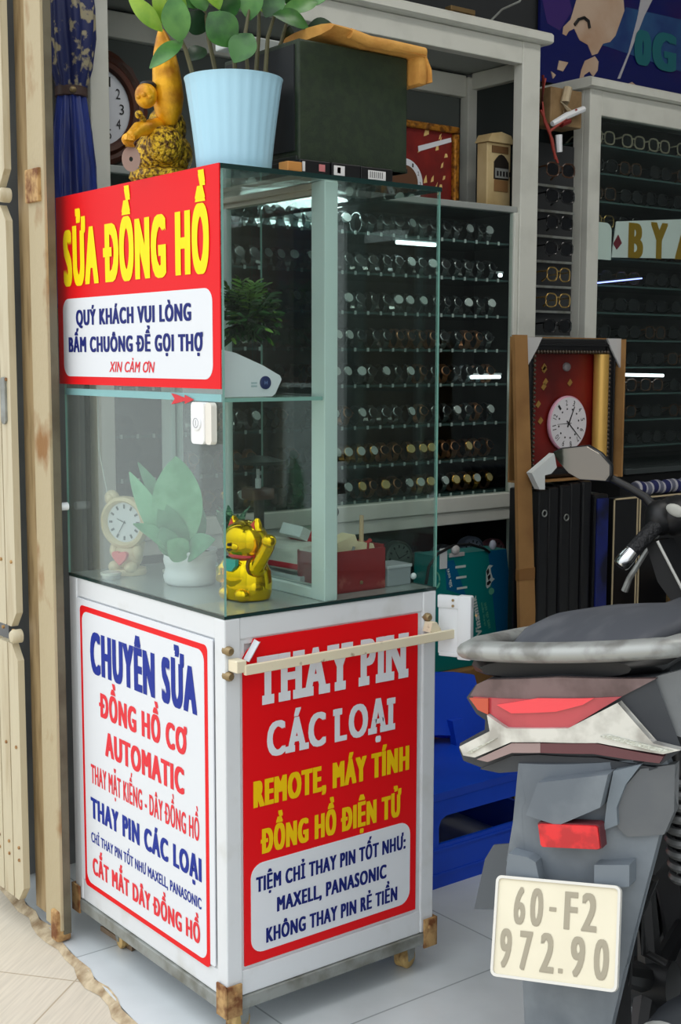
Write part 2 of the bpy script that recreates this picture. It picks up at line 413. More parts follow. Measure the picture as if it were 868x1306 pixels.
MB().box(-.066, -.03, yS+.004, yS+.04, .003, .075, bev=.006).build('foot_roller', M['rust'], gate)
p = U(73, 648, 'y', yS)
MB().lathe([(.009, -.03), (.009, .006), (.004, .010)], 12, M=Matrix.Translation((p.x+.004, yS+.02, p.z)) @ RX).build('door_stop', M['white'], gate)

# ------------------------------------------------------------------ the watch repair cart
CA, CB = .6388, .5273          # size along y and along x
Z1, Z2, Z3 = .09, .834, 1.661
cart = thing('repair_cart', 'white watch repair cart with red signs and glass case on castors', 'display cart', (CB/2, CA/2, 0))
ML = lambda u, v, w_: (-w_, u, v)          # street face, w outwards
MR = lambda u, v, w_: (u, -w_, v)          # shop face
# base: four corner posts, rails and sheet sides
mb = MB()
PW = .036
for x0 in (0, CB-PW):
    for y0 in (0, CA-PW): mb.box(x0, x0+PW, y0, y0+PW, Z1, Z2, bev=.003)
for z0, z1 in ((Z1, Z1+.05), (Z2-.042, Z2)):
    mb.box(PW, CB-PW, .002, .03, z0, z1, bev=.002); mb.box(PW, CB-PW, CA-.03, CA-.002, z0, z1, bev=.002)
    mb.box(.002, .03, PW, CA-PW, z0, z1, bev=.002); mb.box(CB-.03, CB-.002, PW, CA-PW, z0, z1, bev=.002)
# bead round the panels
for u0, u1, mp in ((PW, CA-PW, lambda a, b, c: ML(a, b, c)), (PW, CB-PW, lambda a, b, c: MR(a, b, c))):
    a, b = Z1+.05, Z2-.042
    for q in (((u0, a), (u1, a), (u1-.010, a+.010), (u0+.010, a+.010)), ((u0, b), (u0+.010, b-.010), (u1-.010, b-.010), (u1, b)),
              ((u0, a), (u0+.010, a+.010), (u0+.010, b-.010), (u0, b)), ((u1, a), (u1, b), (u1-.010, b-.010), (u1-.010, a+.010))):
        mb.prism(list(q), -.02, -.005, mp)
mb.box(.012, CB-.012, .012, CA-.012, Z1+.012, Z2-.012)
mb.build('base_cabinet', M['alu'], cart)
mb = MB()
for y0 in (-.004, CA-.022): mb.box(-.004, CB+.004, y0, y0+.026, Z1-.026, Z1-.001, bev=.002)
for x0 in (-.004, CB-.022): mb.box(x0, x0+.026, .022, CA-.022, Z1-.026, Z1-.001, bev=.002)
chassis = mb.build('chassis', M['steel'], cart)
for x0, y0, sx, sy in ((0, 0, 1, 1), (CB, 0, -1, 1), (0, CA, 1, -1), (CB, CA, -1, -1)):
    mb = MB(); e = .007
    xs = sorted((x0-sx*e, x0-sx*.002)); ysr = sorted((y0-sy*e, y0+sy*.030))
    mb.box(*xs, *ysr, Z1-.034, Z1+.030, bev=.001)
    xs = sorted((x0-sx*e, x0+sx*.030)); ysr = sorted((y0-sy*e, y0-sy*.002))
    mb.box(*xs, *ysr, Z1-.034, Z1+.030, bev=.001)
    mb.lathe([(.005, 0), (.005, .003), (.002, .004)], 8, M=Matrix.Translation((x0+sx*.016, y0-sy*e, Z1+.012)) @ Matrix.Rotation(PI/2*sy, 4, 'X'))
    mb.build('corner_bracket', M['rust'], cart)
for (cx, cy), a in (((.045, .035), .3), ((.485, .045), .25), ((.05, .50), 1.35), ((.48, .59), .9)):
    MB().lathe([(.022, 0), (.022, .004), (.012, .006), (.010, .022)], 14, M=Matrix.Translation((cx, cy, Z1-.022)) @ Matrix.Rotation(PI, 4, 'X'))
    R_ = Matrix.Translation((cx, cy, 0)) @ Matrix.Rotation(a, 4, 'Z')
    mb = MB(); mb.T = R_
    mb.box(-.024, .024, -.022, .022, Z1-.030, Z1-.026)
    for s_ in (-1, 1): mb.prism([(-.013, Z1-.026), (.018, Z1-.026), (.012, .022), (-.006, .018)], s_*.017-.0015, s_*.017+.0015, lambda u, v, w_: (u, w_, v))
    c_ = mb.build('castor', M['steel'], cart)
    mb = MB(); mb.T = R_ @ Matrix.Translation((.002, 0, .023)) @ Matrix.Rotation(PI/2, 4, 'X')
    mb.lathe([(.006, -.015), (.019, -.015), (.023, -.012), (.023, -.004), (.021, -.002), (.021, .002), (.023, .004), (.023, .012), (.019, .015), (.006, .015)], 22)
    mb.build('wheel', M['castor'], c_)
# lower signs
mb = MB()
outer = rr(.058, .584, .134, .776, .012); inner = rr(.069, .573, .146, .764, .022)
mb.prism(rr(.040, .600, .144, .790, .004), -.001, .0015, ML, 0)
mb.prism(outer, .0015, .0022, ML, 1); mb.prism(inner, .0022, .0029, ML, 0)
L_ = [('CHUYÊN SỬA', .536, .094, .635, .722, 2, .09), ('ĐỒNG HỒ CƠ', .498, .132, .543, .594, 3, .08), ('AUTOMATIC', .475, .145, .461, .512, 3, .08),
      ('THAY MẶT KIẾNG - DÂY ĐỒNG HỒ', .544, .091, .382, .424, 3, .05), ('THAY PIN CÁC LOẠI', .548, .084, .302, .347, 2, .08),
      ('CHỈ THAY PIN TỐT NHƯ MAXELL, PANASONIC', .549, .086, .245, .267, 2, .045), ('CẮT MẮT DÂY ĐỒNG HỒ', .545, .092, .172, .209, 3, .075)]
for t, a, b, v0, v1, mi, bo in L_: text(mb, t, a, b, v0, v1, ML, .0032, mi, bo)
mb.build('sign_panel', [M['sign_white'], M['red'], M['blue'], M['redtext']], cart)
mb = MB()
mb.prism([(.041, .148), (.477, .148), (.477, .790), (.066, .790), (.060, .776), (.050, .768), (.041, .755)], -.004, -.0005, MR, 0)
mb.prism(rr(.0555, .460, .168, .348, .028), -.0005, .0003, MR, 1)
# the sheet's top corner has peeled and curled over
n = 6
for i in range(n):
    a0, a1 = i/n*2.6, (i+1)/n*2.6
    p0 = [(.041+.025*q, .755+.035*q) for q in (0, 1)]
    d = Vector((.6, -.45)).normalized()*.012
    f = lambda a, q: MR(p0[q][0]+d.x*math.sin(a)*.8, p0[q][1]+d.y*math.sin(a)*.8, .001+.007*(1-math.cos(a)))
    mb.add([f(a0, 0), f(a0, 1), f(a1, 1), f(a1, 0)], [(0, 1, 2, 3)], 1, True)
R__ = [('THAY PIN', .072, .450, .661, .752, 1, .012, True), ('CÁC LOẠI', .094, .415, .5555, .621, 1, .012, True), ('REMOTE, MÁY TÍNH', .062, .455, .4615, .511, 2, .09, False),
       ('ĐỒNG HỒ ĐIỆN TỬ', .078, .434, .366, .413, 2, .09, False), ('TIỆM CHỈ THAY PIN TỐT NHƯ:', .067, .447, .291, .320, 3, .065, False),
       ('MAXELL, PANASONIC', .116, .395, .2395, .268, 3, .065, False), ('KHÔNG THAY PIN RẺ TIỀN', .090, .425, .183, .212, 3, .065, False)]
for t, a, b, v0, v1, mi, bo, sl in R__: text(mb, t, a, b, v0, v1, MR, .0006, mi, bo if not sl else .06, slab=sl)
mb.build('sign_panel', [M['red'], M['sign_white'], M['yellow2'], M['navy']], cart)
# top sign on the glass
mb = MB()
mb.prism([(-.001, 1.260), (.653, 1.260), (.653, 1.661), (-.001, 1.661)], .002, .0045, ML, 0)
mb.prism(rr(.024, .628, 1.277, 1.443, .026), .0045, .0052, ML, 1)
for t, a, b, v0, v1, mi, bo, sh in [('SỬA ĐỒNG HỒ', .619, .032, 1.4735, 1.584, 2, .09, 0), ('QUÝ KHÁCH VUI LÒNG', .566, .096, 1.386, 1.417, 3, .075, 0),
      ('BẤM CHUÔNG ĐỂ GỌI THỢ', .603, .055, 1.3295, 1.36, 3, .075, 0), ('XIN CẢM ƠN', .42, .233, 1.288, 1.3085, 4, .03, .25)]:
    text(mb, t, a, b, v0, v1, ML, .0055, mi, bo, sh)
mb.build('sign_panel', [M['red'], M['sign_white'], M['yellow'], M['navy'], M['redtext']], cart)
# arrow sticker pointing at the bell
mb = MB().prism([(.178, 1.249), (.165, 1.2385), (.178, 1.228), (.160, 1.230), (.128, 1.2355), (.128, 1.230), (.095, 1.2385), (.128, 1.247), (.128, 1.2415), (.160, 1.247)], .0015, .0025, ML)
mb.build('arrow_sticker', P('arrow_red', (206, 40, 48), .5), cart)
# glass case
T = .005
def pane(x0, x1, y0, y1, z0, z1, mat, mi_edge=None, name='glass_pane'):
    mb = MB().box(x0, x1, y0, y1, z0, z1); o = mb.build(name, [mat, M['edge'], M['edge_dark']], cart)
    d = (x1-x0, y1-y0, z1-z0); k = d.index(min(d))
    for p in o.data.polygons:
        if abs(p.normal[k]) < .5: p.material_index = mi_edge or 1
    return o
zf, zc = Z2+.006, Z3-.009
pane(0, T, 0, CA, zf, zc, M['glass_haze'])
pane(T, CB, 0, T, zf, zc, M['glass'])
pane(CB-T, CB, T, CA, zf, zc, M['glass'])
pane(-.002, CB+.002, -.002, CA+.002, zc, Z3, M['glass'], 2, 'glass_top')
pane(0, CB, 0, CA, Z2, zf, P('frosted_grey_glass', (150, 160, 156), .12), 2, 'glass_floor')
pane(T, .232, T, CA-.03, 1.236, 1.243, M['glass'], 1, 'glass_shelf')
mb = MB().box(.0, .004, .004, CA-.004, 1.2365, 1.2505); mb.T = Matrix.Translation((T, 0, 0))
mb.build('shelf_tape', P('pale_teal_tape', (150, 196, 200), .5), cart)
# the sliding door frame inside the case: near post, head rail, sill rail, far post and its stile
px0, px1 = .233+.006, .271
mb = MB().box(px0, px1, .008, .052, zf, zc, bev=.002).box(px0+.010, px1-.010, .052, .060, zf+.03, zc-.03)
mb.build('door_post', M['alu_in'], cart)
mb = MB().box(px0, px1, CA-.05, CA-.006, zf, zc, bev=.002); mb.build('door_post', M['alu_in'], cart)
mb = MB().box(px0, px1, .052, CA-.05, zc-.012, zc, bev=.002).box(px0+.006, px1-.006, .052, CA-.05, zc-.022, zc-.012); mb.build('head_rail', P('beige_aluminium', (196, 188, 172), .45), cart)
mb = MB().box(px0, px1, .052, CA-.05, zf, zf+.022, bev=.002); mb.build('sill_rail', M['alu_in'], cart)
pane(.250, .254, .052, CA-.05, zf+.022, zc-.022, M['glass'])
mb = MB().box(.244, .258, .36, .378, zf+.022, zc-.022, bev=.002); mb.build('door_stile', M['alu_in'], cart)
# locking bar across the shop face with its hinge and bolts
mb = MB(); mb.T = Matrix.Translation((.29, -.030, .7415)) @ Matrix.Rotation(-.004, 4, 'Y')
mb.box(-.266, .270, -.004, .004, -.009, .010, bev=.0015)
bar = mb.build('locking_bar', M['cream'], cart)
mb = MB().box(.006, .028, -.032, -.002, .737, .760, bev=.002); mb.build('bar_hinge', M['cream'], cart)
for x, z in ((.007, .775), (.007, .727), (.500, .780)):
    mb = MB().lathe([(.009, -.012), (.009, .004), (.006, .008)], 10, M=Matrix.Translation((x, -.004, z)) @ Matrix.Rotation(PI/2, 4, 'X')); mb.build('bolt', M['bolt'], bar)
mb = MB().prism([(.488, .752), (.520, .752), (.506, .772), (.494, .772)], .002, .026, MR); mb.build('bar_keeper', M['cream'], cart)
# small framed flap standing out behind the bar's free end
a = math.atan2(-.095, .050); Fm = Matrix.Translation((CB+.001, -.002, 0)) @ Matrix.Rotation(a, 4, 'Z')
mb = MB(); mb.T = Fm
Lf = .076
mb.box(.002, Lf-.03, .003, .008, .700, .822); mb.box(0, Lf, 0, .012, .797, .824, bev=.002); mb.box(Lf-.030, Lf, -.004, .016, .690, .826, bev=.003)
mb.box(.004, Lf-.03, 0, .012, .694, .704, bev=.002)
for u, z in ((.035, .815), (.035, .803), (.088, .788), (.088, .715)):
    mb.lathe([(.003, 0), (.003, .002)], 8, 1, M=Matrix.Translation((u, 0 if u < .05 else -.004, z)) @ Matrix.Rotation(PI/2, 4, 'X'))
mb.build('side_flap', [M['alu'], M['bolt']], cart)

# ------------------------------------------------------------------ watch cabinet along the left wall
YC = 1.0
def ordi(n): return ['first', 'second', 'third', 'fourth', 'fifth', 'sixth', 'seventh', 'eighth', 'ninth', 'tenth', 'eleventh', 'twelfth', 'thirteenth', 'fourteenth', 'fifteenth', 'sixteenth', 'seventeenth', 'eighteenth', 'nineteenth', 'twentieth', 'twenty-first', 'twenty-second', 'twenty-third', 'twenty-fourth', 'twenty-fifth', 'twenty-sixth', 'twenty-seventh', 'twenty-eighth'][n]
M['cab'] = P('cabinet_aluminium', (214, 214, 204), .45, noise=((190, 190, 180), 6, .5, .8))
M['cab_in'] = P('cabinet_lining', (44, 50, 50), .7)
M['cab_grey'] = P('cabinet_grey_board', (150, 154, 150), .6)
M['shelf_glass'] = P('shelf_edge_glass', (70, 92, 90), .2)
wc = thing('watch_cabinet', 'tall white aluminium watch cabinet full of watches behind the cart', 'display cabinet', (1.05, 1.15, 0))
X0, X1, YB, ZT = .264, 1.857, 1.32, 2.315
def bxp(name, x0, x1, y0, y1, z0, z1, mat, par, bev=.003):
    return MB().box(x0, x1, y0, y1, z0, z1, bev=bev).build(name, mat, par)
bxp('post', X0, X0+.052, YC, YC+.04, .06, ZT, M['cab'], wc)
bxp('post', X1-.080, X1, YC, YC+.04, .06, ZT, M['cab'], wc)
bxp('rear_post', X1-.05, X1, YB-.04, YB, 1.80, ZT-.06, M['cab'], wc); bxp('rear_post', X0, X0+.05, YB-.04, YB, 1.80, ZT-.06, M['cab'], wc)
bxp('top_rail', X0+.052, X1-.08, YC+.001, YC+.04, 2.245, ZT-.001, M['cab'], wc)
mb = MB().prism([(YC-.030, ZT+.006), (YC-.030, ZT+.026), (YC-.022, ZT+.034), (YB, ZT+.034), (YB, ZT), (YC-.01, ZT), (YC-.022, ZT+.002)], X0-.02, X1+.027, lambda u, v, w_: (w_, u, v)); mb.build('cornice', M['cab'], wc)
bxp('top_panel', X0+.01, X1-.01, YC+.04, YB, 2.27, 2.285, M['cab_grey'], wc)
bxp('side_rail', X1-.035, X1-.005, YC+.04, YB-.04, 2.215, 2.268, M['cab'], wc)
bxp('rear_rail', X0+.05, X1-.05, YB-.03, YB, 2.19, 2.26, M['cab'], wc)
bxp('middle_rail', X0+.052, X1-.08, YC-.004, YC+.04, .838, .885, M['cab'], wc)
bxp('lower_rail', X0+.052, X1-.08, YC+.003, YC+.04, .797, .837, M['cab'], wc)
bxp('plinth', X0, X1, YC+.01, YC+.04, .0, .10, M['cab'], wc)
bxp('shelf_rail', X0+.052, X1-.08, YC+.012, YC+.035, 1.783, 1.803, M['cab_grey'], wc)
bxp('door_stile', 1.000, 1.042, YC+.004, YC+.028, .885, 1.783, M['cab'], wc)
bxp('door_stile', X1-.100, X1-.081, YC+.004, YC+.028, .885, 1.783, M['cab'], wc)
bxp('back_panel', X0+.02, X1-.02, YB, YB+.012, .06, ZT, M['cab_in'], wc)
bxp('side_panel', X1-.012, X1-.004, YC+.04, YB-.04, .06, 2.215, M['cab_in'], wc); bxp('side_panel', X0+.004, X0+.012, YC+.04, YB-.04, .06, 2.215, M['cab_in'], wc)
bxp('header_lining', X0+.06, X1-.06, YB-.008, YB-.001, 1.82, 2.19, P('grey_green_board', (86, 92, 88), .7), wc)
SZ = [1.689, 1.572, 1.456, 1.347, 1.239, 1.114, .997, .890]
bxp('shelf', X0+.02, X1-.02, YC+.04, YB-.002, 1.790, 1.797, M['shelf_glass'], wc, 0)
for z in SZ: bxp('shelf', X0+.02, X1-.02, YC+.05, YB-.002, z-.006, z, M['shelf_glass'], wc, 0)
bxp('glass_door', X0+.052, 1.000, YC+.018, YC+.022, .885, 1.783, M['glass_dark'], wc, 0)
bxp('glass_door', 1.042, X1-.1, YC+.012, YC+.016, .885, 1.783, M['glass_dark'], wc, 0)
bxp('lower_glass', X0+.052, X1-.08, YC+.018, YC+.022, .10, .797, M['glass_dark'], wc, 0)
for x in (1.020, X1-.093):
    MB().lathe([(.016, 0), (.018, .006), (.014, .012), (.005, .014)], 16, M=Matrix.Translation((x, YC-.002, .872 if x < 1.2 else .884)) @ Matrix.Rotation(PI/2, 4, 'X')).build('knob', M['black'], wc)
# price-ticket strips on the shelf fronts
mt = P('ticket_white', (196, 202, 200), .5)
for z in SZ:
    mb = MB()
    x = X0+.09
    while x < X1-.12:
        mb.box(x, x+.007, YC+.046, YC+.0485, z-.008, z+.003); x += .049
    o = mb.build('price_ticket', mt, wc); tag(o, kind='stuff')
# added glowing disc and bars, standing in for lamp reflections in the glass
lm = lamp('round_lamp_glow', (236, 246, 250), 7)
rl = thing('round_lamp', 'round white lamp shining under the top shelf of the watch cabinet', 'lamp', (1.0, 1.16, 1.79))
Mx = Matrix.Translation((1.0, 1.16, 1.790))
MB().lathe([(.165, 0), (.168, -.006), (.160, -.012)], 40, M=Mx).build('housing', M['white'], rl)
MB().lathe([(.158, -.012), (.150, -.024), (.10, -.028), (.01, -.029)], 40, M=Mx).build('diffuser', lm, rl)
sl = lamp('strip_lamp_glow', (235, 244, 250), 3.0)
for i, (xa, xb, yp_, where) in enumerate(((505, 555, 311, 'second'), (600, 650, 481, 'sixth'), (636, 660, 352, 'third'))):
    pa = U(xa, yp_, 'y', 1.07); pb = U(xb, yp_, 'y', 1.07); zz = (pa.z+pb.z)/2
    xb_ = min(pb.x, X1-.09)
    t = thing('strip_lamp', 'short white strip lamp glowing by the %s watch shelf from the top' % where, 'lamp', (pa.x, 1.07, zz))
    MB().box(pa.x, xb_, 1.064, 1.076, zz-.005, zz+.006, bev=.003).build('tube', sl, t); MB().box(pa.x-.006, xb_+.006, 1.066, 1.080, zz+.006, zz+.013, bev=.002).build('holder', M['white'], t)  # tube: glowing bar standing in for the tube reflection

# ------------------------------------------------------------------ watches: one of each kind, then copies
WM = {'steel': P('watch_steel', (150, 152, 152), .25, metal=.9), 'dark': P('watch_black_leather', (26, 26, 28), .5), 'brown': P('watch_brown_leather', (82, 50, 32), .6), 'gold': P('watch_gold', (205, 150, 70), .25, metal=.9), 'rose': P('watch_rose', (176, 120, 86), .3, metal=.8),
      'white': P('watch_white_dial', (206, 208, 206), .4), 'blackd': P('watch_black_dial', (18, 20, 24), .2), 'cream': P('watch_gold_dial', (214, 186, 130), .35)}
def make_watch(strap, case, dial):
    t = thing('wrist_watch', 'watch', 'watch')
    mb = MB(); n = 18; ry, rz = .026, .031
    vs = []; W_ = .009
    for j in range(n):
        a = 2*PI*j/n
        for k, (rad, xx) in enumerate(((1, -W_), (1.0, W_), (.90, W_), (.90, -W_))): vs.append((xx, -ry*rad*math.cos(a), .032+rz*rad*math.sin(a)))
    fs = [[j*4+k, j*4+(k+1) % 4, ((j+1) % n)*4+(k+1) % 4, ((j+1) % n)*4+k] for j in range(n) for k in range(4)]
    mb.add(vs, fs, 0, False); mb.build('strap', strap, t, True)
    Mf = Matrix.Translation((0, -.0235, .040)) @ Matrix.Rotation(PI/2-.35, 4, 'X')
    MB().lathe([(.012, -.002), (.0165, 0), (.0165, .005), (.0145, .0065)], 16, M=Mf).lathe([(.002, -.003), (.002, .003)], 8, M=Mf @ Matrix.Translation((.018, 0, .003)) @ Matrix.Rotation(PI/2, 4, 'Y')).build('case', case, t, True)
    d = MB().lathe([(.0138, .0066), (.0005, .0067)], 16, M=Mf); d.box(-.0008, .0008, -.0006, .009, .0069, .0072, 1, M=None) if 0 else None
    d.build('dial', dial, t, True)
    return t
protos = {'steel': (make_watch(WM['steel'], WM['steel'], WM['blackd']), 'steel watch with black dial'),
          'steelw': (make_watch(WM['steel'], WM['steel'], WM['white']), 'steel watch with white dial'),
          'dark': (make_watch(WM['dark'], WM['steel'], WM['white']), 'black strap watch with white dial'),
          'brown': (make_watch(WM['brown'], WM['gold'], WM['cream']), 'brown strap watch with gold dial'),
          'gold': (make_watch(WM['gold'], WM['gold'], WM['white']), 'gold watch with white dial'),
          'rose': (make_watch(WM['rose'], WM['rose'], WM['blackd']), 'rose watch with black dial')}
seen = set()
random.seed(11)
for r, z in enumerate(SZ):
    x = .60; i = 0
    while x < X1-.12:
        if r < 3: kind = random.choice(['steel', 'steel', 'dark', 'steel', 'steelw'])
        elif r < 6: kind = random.choice(['steel', 'dark', 'steelw', 'steel', 'rose'])
        elif r == 6: kind = random.choice(['brown', 'rose', 'gold', 'steel']) if x > 1.0 else random.choice(['steel', 'rose'])
        else: kind = random.choice(['gold', 'rose', 'brown', 'steelw'])
        p, nm = protos[kind]
        o = p if kind not in seen else copy_tree(p); seen.add(kind)
        o.location = (x+random.uniform(-.004, .004), 1.10+random.uniform(-.006, .006), z+.0005); o.rotation_euler = (0, 0, random.uniform(-.25, .15))
        tag(o, '%s, %s from left on the %s watch shelf' % (nm, ordi(i), ordi(r)), 'watch', 'watches on the shelves of the watch cabinet')
        x += .049; i += 1

# ------------------------------------------------------------------ header of the watch cabinet
def clock_marks(mb, r, z, mi, M_, n=12, w_=.06):
    for k in range(n):
        a = 2*PI*k/n; mb.box(-r*w_, r*w_, r*.74, r*.9, z, z+.0012, mi, M=None) if 0 else None
        Mk = M_ @ Matrix.Rotation(a, 4, 'Z'); q = [(-r*w_, r*.72, z), (r*w_, r*.72, z), (r*w_, r*.92, z), (-r*w_, r*.92, z)]
        mb.add([Mk @ Vector(v) for v in q], [(0, 1, 2, 3)], mi)
def digits(mb, r, z, mi, M_, size, names=None):
    for k in range(12):
        a = PI/2-2*PI*(k+1)/12; s_ = str(k+1)
        wd = size*(.5 if len(s_) == 1 else .9)
        text(mb, s_, r*math.cos(a)-wd/2, r*math.cos(a)+wd/2, r*math.sin(a)-size/2, r*math.sin(a)+size/2, lambda u, v, w_: M_ @ Vector((u, v, w_)), z, mi, 0)
FR = Matrix.Rotation(PI/2, 4, 'X')       # local z -> towards -y
t = thing('round_wall_clock', 'round carved wooden wall clock behind the gold figurine', 'clock', (.395, 1.2, 1.803))
Mx = Matrix.Translation((.372, 1.205, 1.977)) @ FR
mb = MB().lathe([(.10, 0), (.150, 0), (.158, .012), (.152, .026), (.140, .030), (.130, .024), (.120, .036), (.108, .034), (.102, .024)], 40, M=Mx, cap=False, mod=lambda a, k: 1+.02*math.cos(16*a) if k in (1, 2, 3) else 1)
mb.build('wooden_rim', M['wood'], t)
mb = MB().lathe([(.104, .020), (.0005, .0205)], 32, M=Mx); digits(mb, .078, .022, 1, Mx, .026)
mb.add([Mx @ Vector(v) for v in ((-.004, -.01, .024), (.004, -.01, .024), (.002, .06, .024), (-.002, .06, .024))], [(0, 1, 2, 3)], 1)
mb.build('dial', [M['dial'], M['ink']], t)
MB().box(.345, .40, 1.19, 1.23, 1.797, 1.826, bev=.004).build('stand', M['wood'], t)
# red pictorial clock, gold frame
a, b = U(500, 150, 'y', 1.2), U(583, 262, 'y', 1.2)
t = thing('red_picture_clock', 'red wall clock with gold frame and gold lettering behind the green box', 'clock', (a.x, 1.2, 1.797))
x0, x1, z0, z1 = a.x-.05, b.x, 1.803, a.z
mb = MB()
for q in ((x0, x1, z0, z0+.022), (x0, x1, z1-.022, z1), (x0, x0+.024, z0+.022, z1-.022), (x1-.024, x1, z0+.022, z1-.022)): mb.box(q[0], q[1], 1.19, 1.225, q[2], q[3], bev=.006)
mb.build('gold_frame', P('carved_gilt', (176, 116, 34), .35, metal=.5, noise=((110, 66, 20), 60, .45, .6), bump=.6, bscale=90), t)
mb = MB().box(x0+.02, x1-.02, 1.205, 1.215, z0+.02, z1-.02)
random.seed(5)
mp_ = lambda u, v, w_: (u, 1.2045-w_, v)
for k in range(16):
    u = random.uniform(x0+.16, x1-.05); v = random.uniform(z0+.03, z1-.03)
    text(mb, random.choice('福壽'), u, u+.022, v, v+.022, mp_, .0, 1, 0) if 0 else mb.prism([(u, v), (u+random.uniform(.006, .016), v+.004), (u+.012, v+random.uniform(.012, .03)), (u+.004, v+.014)], 0, .001, mp_, 1)
mb.prism([(x1-.17, z1-.075), (x1-.03, z1-.035), (x1-.027, z1-.048), (x1-.168, z1-.092)], .0, .002, mp_, 2)
Mx = Matrix.Translation((x0+.105, 1.2035, z0+.07)) @ FR
mb.lathe([(.075, 0), (.075, .002), (.0005, .0021)], 30, 2, M=Mx); mb.lathe([(.055, .0022), (.0005, .0025)], 30, 3, M=Mx); digits(mb, .064, .0030, 4, Mx, .012)
mb.build('picture_dial', [P('crimson_print', (128, 26, 22), .4, noise=((90, 14, 16), 12, .4, .7)), P('gilt_print', (222, 188, 120), .4), M['dial'], P('brown_print', (96, 62, 40), .5), M['ink']], t)
# cream shelf clock with arched window
a, b = U(622, 168, 'y', 1.10), U(672, 276, 'y', 1.10)
t = thing('cream_shelf_clock', 'cream wooden clock with a low arched window at the right of the cabinet header', 'clock', (a.x, 1.12, 1.797))
x0, x1, z0, z1 = a.x, min(b.x, X1-.024), 1.798, a.z
mp_ = lambda u, v, w_: (u, 1.10-w_, v)
cream = P('cream_wood', (206, 184, 138), .5, noise=((182, 156, 108), 8, .45, .7))
mb = MB().box(x0, x1, 1.102, 1.150, z0, z1-.03, bev=.004); mb.prism([(x0-.006, z1-.03), (x1+.006, z1-.03), (x1-.01, z1-.004), ((x0+x1)/2, z1+.004), (x0+.01, z1-.004)], -.055, .008, mp_)
mb.build('case', cream, t)
mb = MB()
u0, u1, v0, v1 = x0+.030, x1-.012, z0+.10, z0+.175
mb.prism([(u0, v0)]+[(u0+(u1-u0)*q, v1-.02+.025*math.sin(PI*q)) for q in (0, .17, .33, .5, .67, .83, 1)]+[(u1, v0)], -.006, .0008, mp_)
mb.build('window', P('dark_picture', (44, 40, 36), .3), t)
mb = MB().box(u0+.003, u1-.003, 1.0955, 1.0985, v0+.004, v0+.035)
for k in range(7): mb.box(u0+.008+k*.014, u0+.015+k*.014, 1.0945, 1.0955, v0+.010, v0+.026, 1)
mb.build('window_strip', [P('grey_card', (134, 136, 132), .6), M['ink']], t)
MB().box(u0+.002, u1-.002, 1.0990, 1.1035, z0+.062, z0+.098).build('wood_band', P('tan_wood', (140, 104, 66), .5), t)
MB().box(x0+.02, x1-.015, 1.0990, 1.1035, z1-.062, z1-.040).build('top_band', P('tan_wood_dark', (112, 82, 52), .5), t)
# clocks and pots in the lower compartment
for px, r, c, nm in ((600, .050, (150, 150, 176), 'lilac'), (565, .042, (120, 116, 128), 'grey'), (629, .042, (190, 120, 136), 'pink'), (506, .056, (120, 134, 124), 'pale green'), (537, .034, (150, 140, 132), 'beige')):
    p = U(px, 712, 'y', 1.12); z = .62
    t = thing('table_clock', '%s round table clock in the dark lower part of the watch cabinet' % nm, 'clock', (p.x, 1.12, z), 'table clocks in the lower compartment')
    Mx = Matrix.Translation((p.x, 1.12, z+r+.012)) @ FR
    cm = P(nm.replace(' ', '_')+'_clock_case', c, .4)
    mb = MB().lathe([(.01, -.03), (r*.9, -.028), (r, -.015), (r, .012), (r*.9, .016), (r*.86, .010)], 28, M=Mx); mb.build('case', cm, t)
    mb = MB().lathe([(r*.86, .0101), (.0005, .0102)], 28, M=Mx); clock_marks(mb, r*.84, .0105, 1, Mx)
    for an, ln in ((.6, .5), (-1.2, .7)):
        Mk = Mx @ Matrix.Rotation(an, 4, 'Z'); mb.add([Mk @ Vector(v) for v in ((-.002, 0, .0115), (.002, 0, .0115), (.001, r*ln, .0115), (-.001, r*ln, .0115))], [(0, 1, 2, 3)], 1)
    mb.build('dial', [P(nm.replace(' ', '_')+'_dial', tuple(min(255, v+30) for v in c), .5), M['ink']], t)
    mb = MB()
    for s_ in (-1, 1): mb.tube([(p.x+s_*r*.5, 1.12, z+r*.3), (p.x+s_*r*.75, 1.115, z)], [.008, .006], 8)
    mb.build('feet', cm, t)
bxp('lower_shelf', X0+.02, X1-.02, YC+.05, YB-.002, .612, .62, M['shelf_glass'], wc, 0)

# ------------------------------------------------------------------ glasses cabinet further in
YG = 1.1
gx0, gx1 = U(748.5, 300, 'y', YG).x, 3.3
gz = U(752, 112, 'y', YG).z
gc = thing('glasses_cabinet', 'white aluminium cabinet of dark glasses at the right, lower than the watch cabinet', 'display cabinet', ((gx0+gx1)/2, 1.3, 0))
GB = 1.44
bxp('post', gx0, gx0+.060, YG, YG+.03, .95, gz, M['cab'], gc); bxp('side_post', gx0, gx0+.03, YG+.03, YG+.075, .95, gz, M['cab'], gc)
bxp('post', gx1-.08, gx1, YG, YG+.03, .95, gz, M['cab'], gc)
bxp('top_rail', gx0+.060, gx1-.08, YG+.001, YG+.03, gz-.085, gz-.001, M['cab'], gc)
MB().prism([(YG-.026, gz+.004), (YG-.026, gz+.026), (YG-.018, gz+.034), (GB, gz+.034), (GB, gz), (YG-.01, gz)], gx0-.025, gx1+.02, lambda u, v, w_: (w_, u, v)).build('cornice', M['cab'], gc)
bxp('back_panel', gx0+.02, gx1, GB-.012, GB, .95, gz, M['wall_dark'], gc)
bxp('top_panel', gx0+.03, gx1-.02, YG+.03, GB-.012, gz-.02, gz-.005, M['cab_grey'], gc)
bxp('side_glass', gx0+.008, gx0+.012, YG+.075, GB-.012, .95, gz-.02, M['glass_dark'], gc, 0)
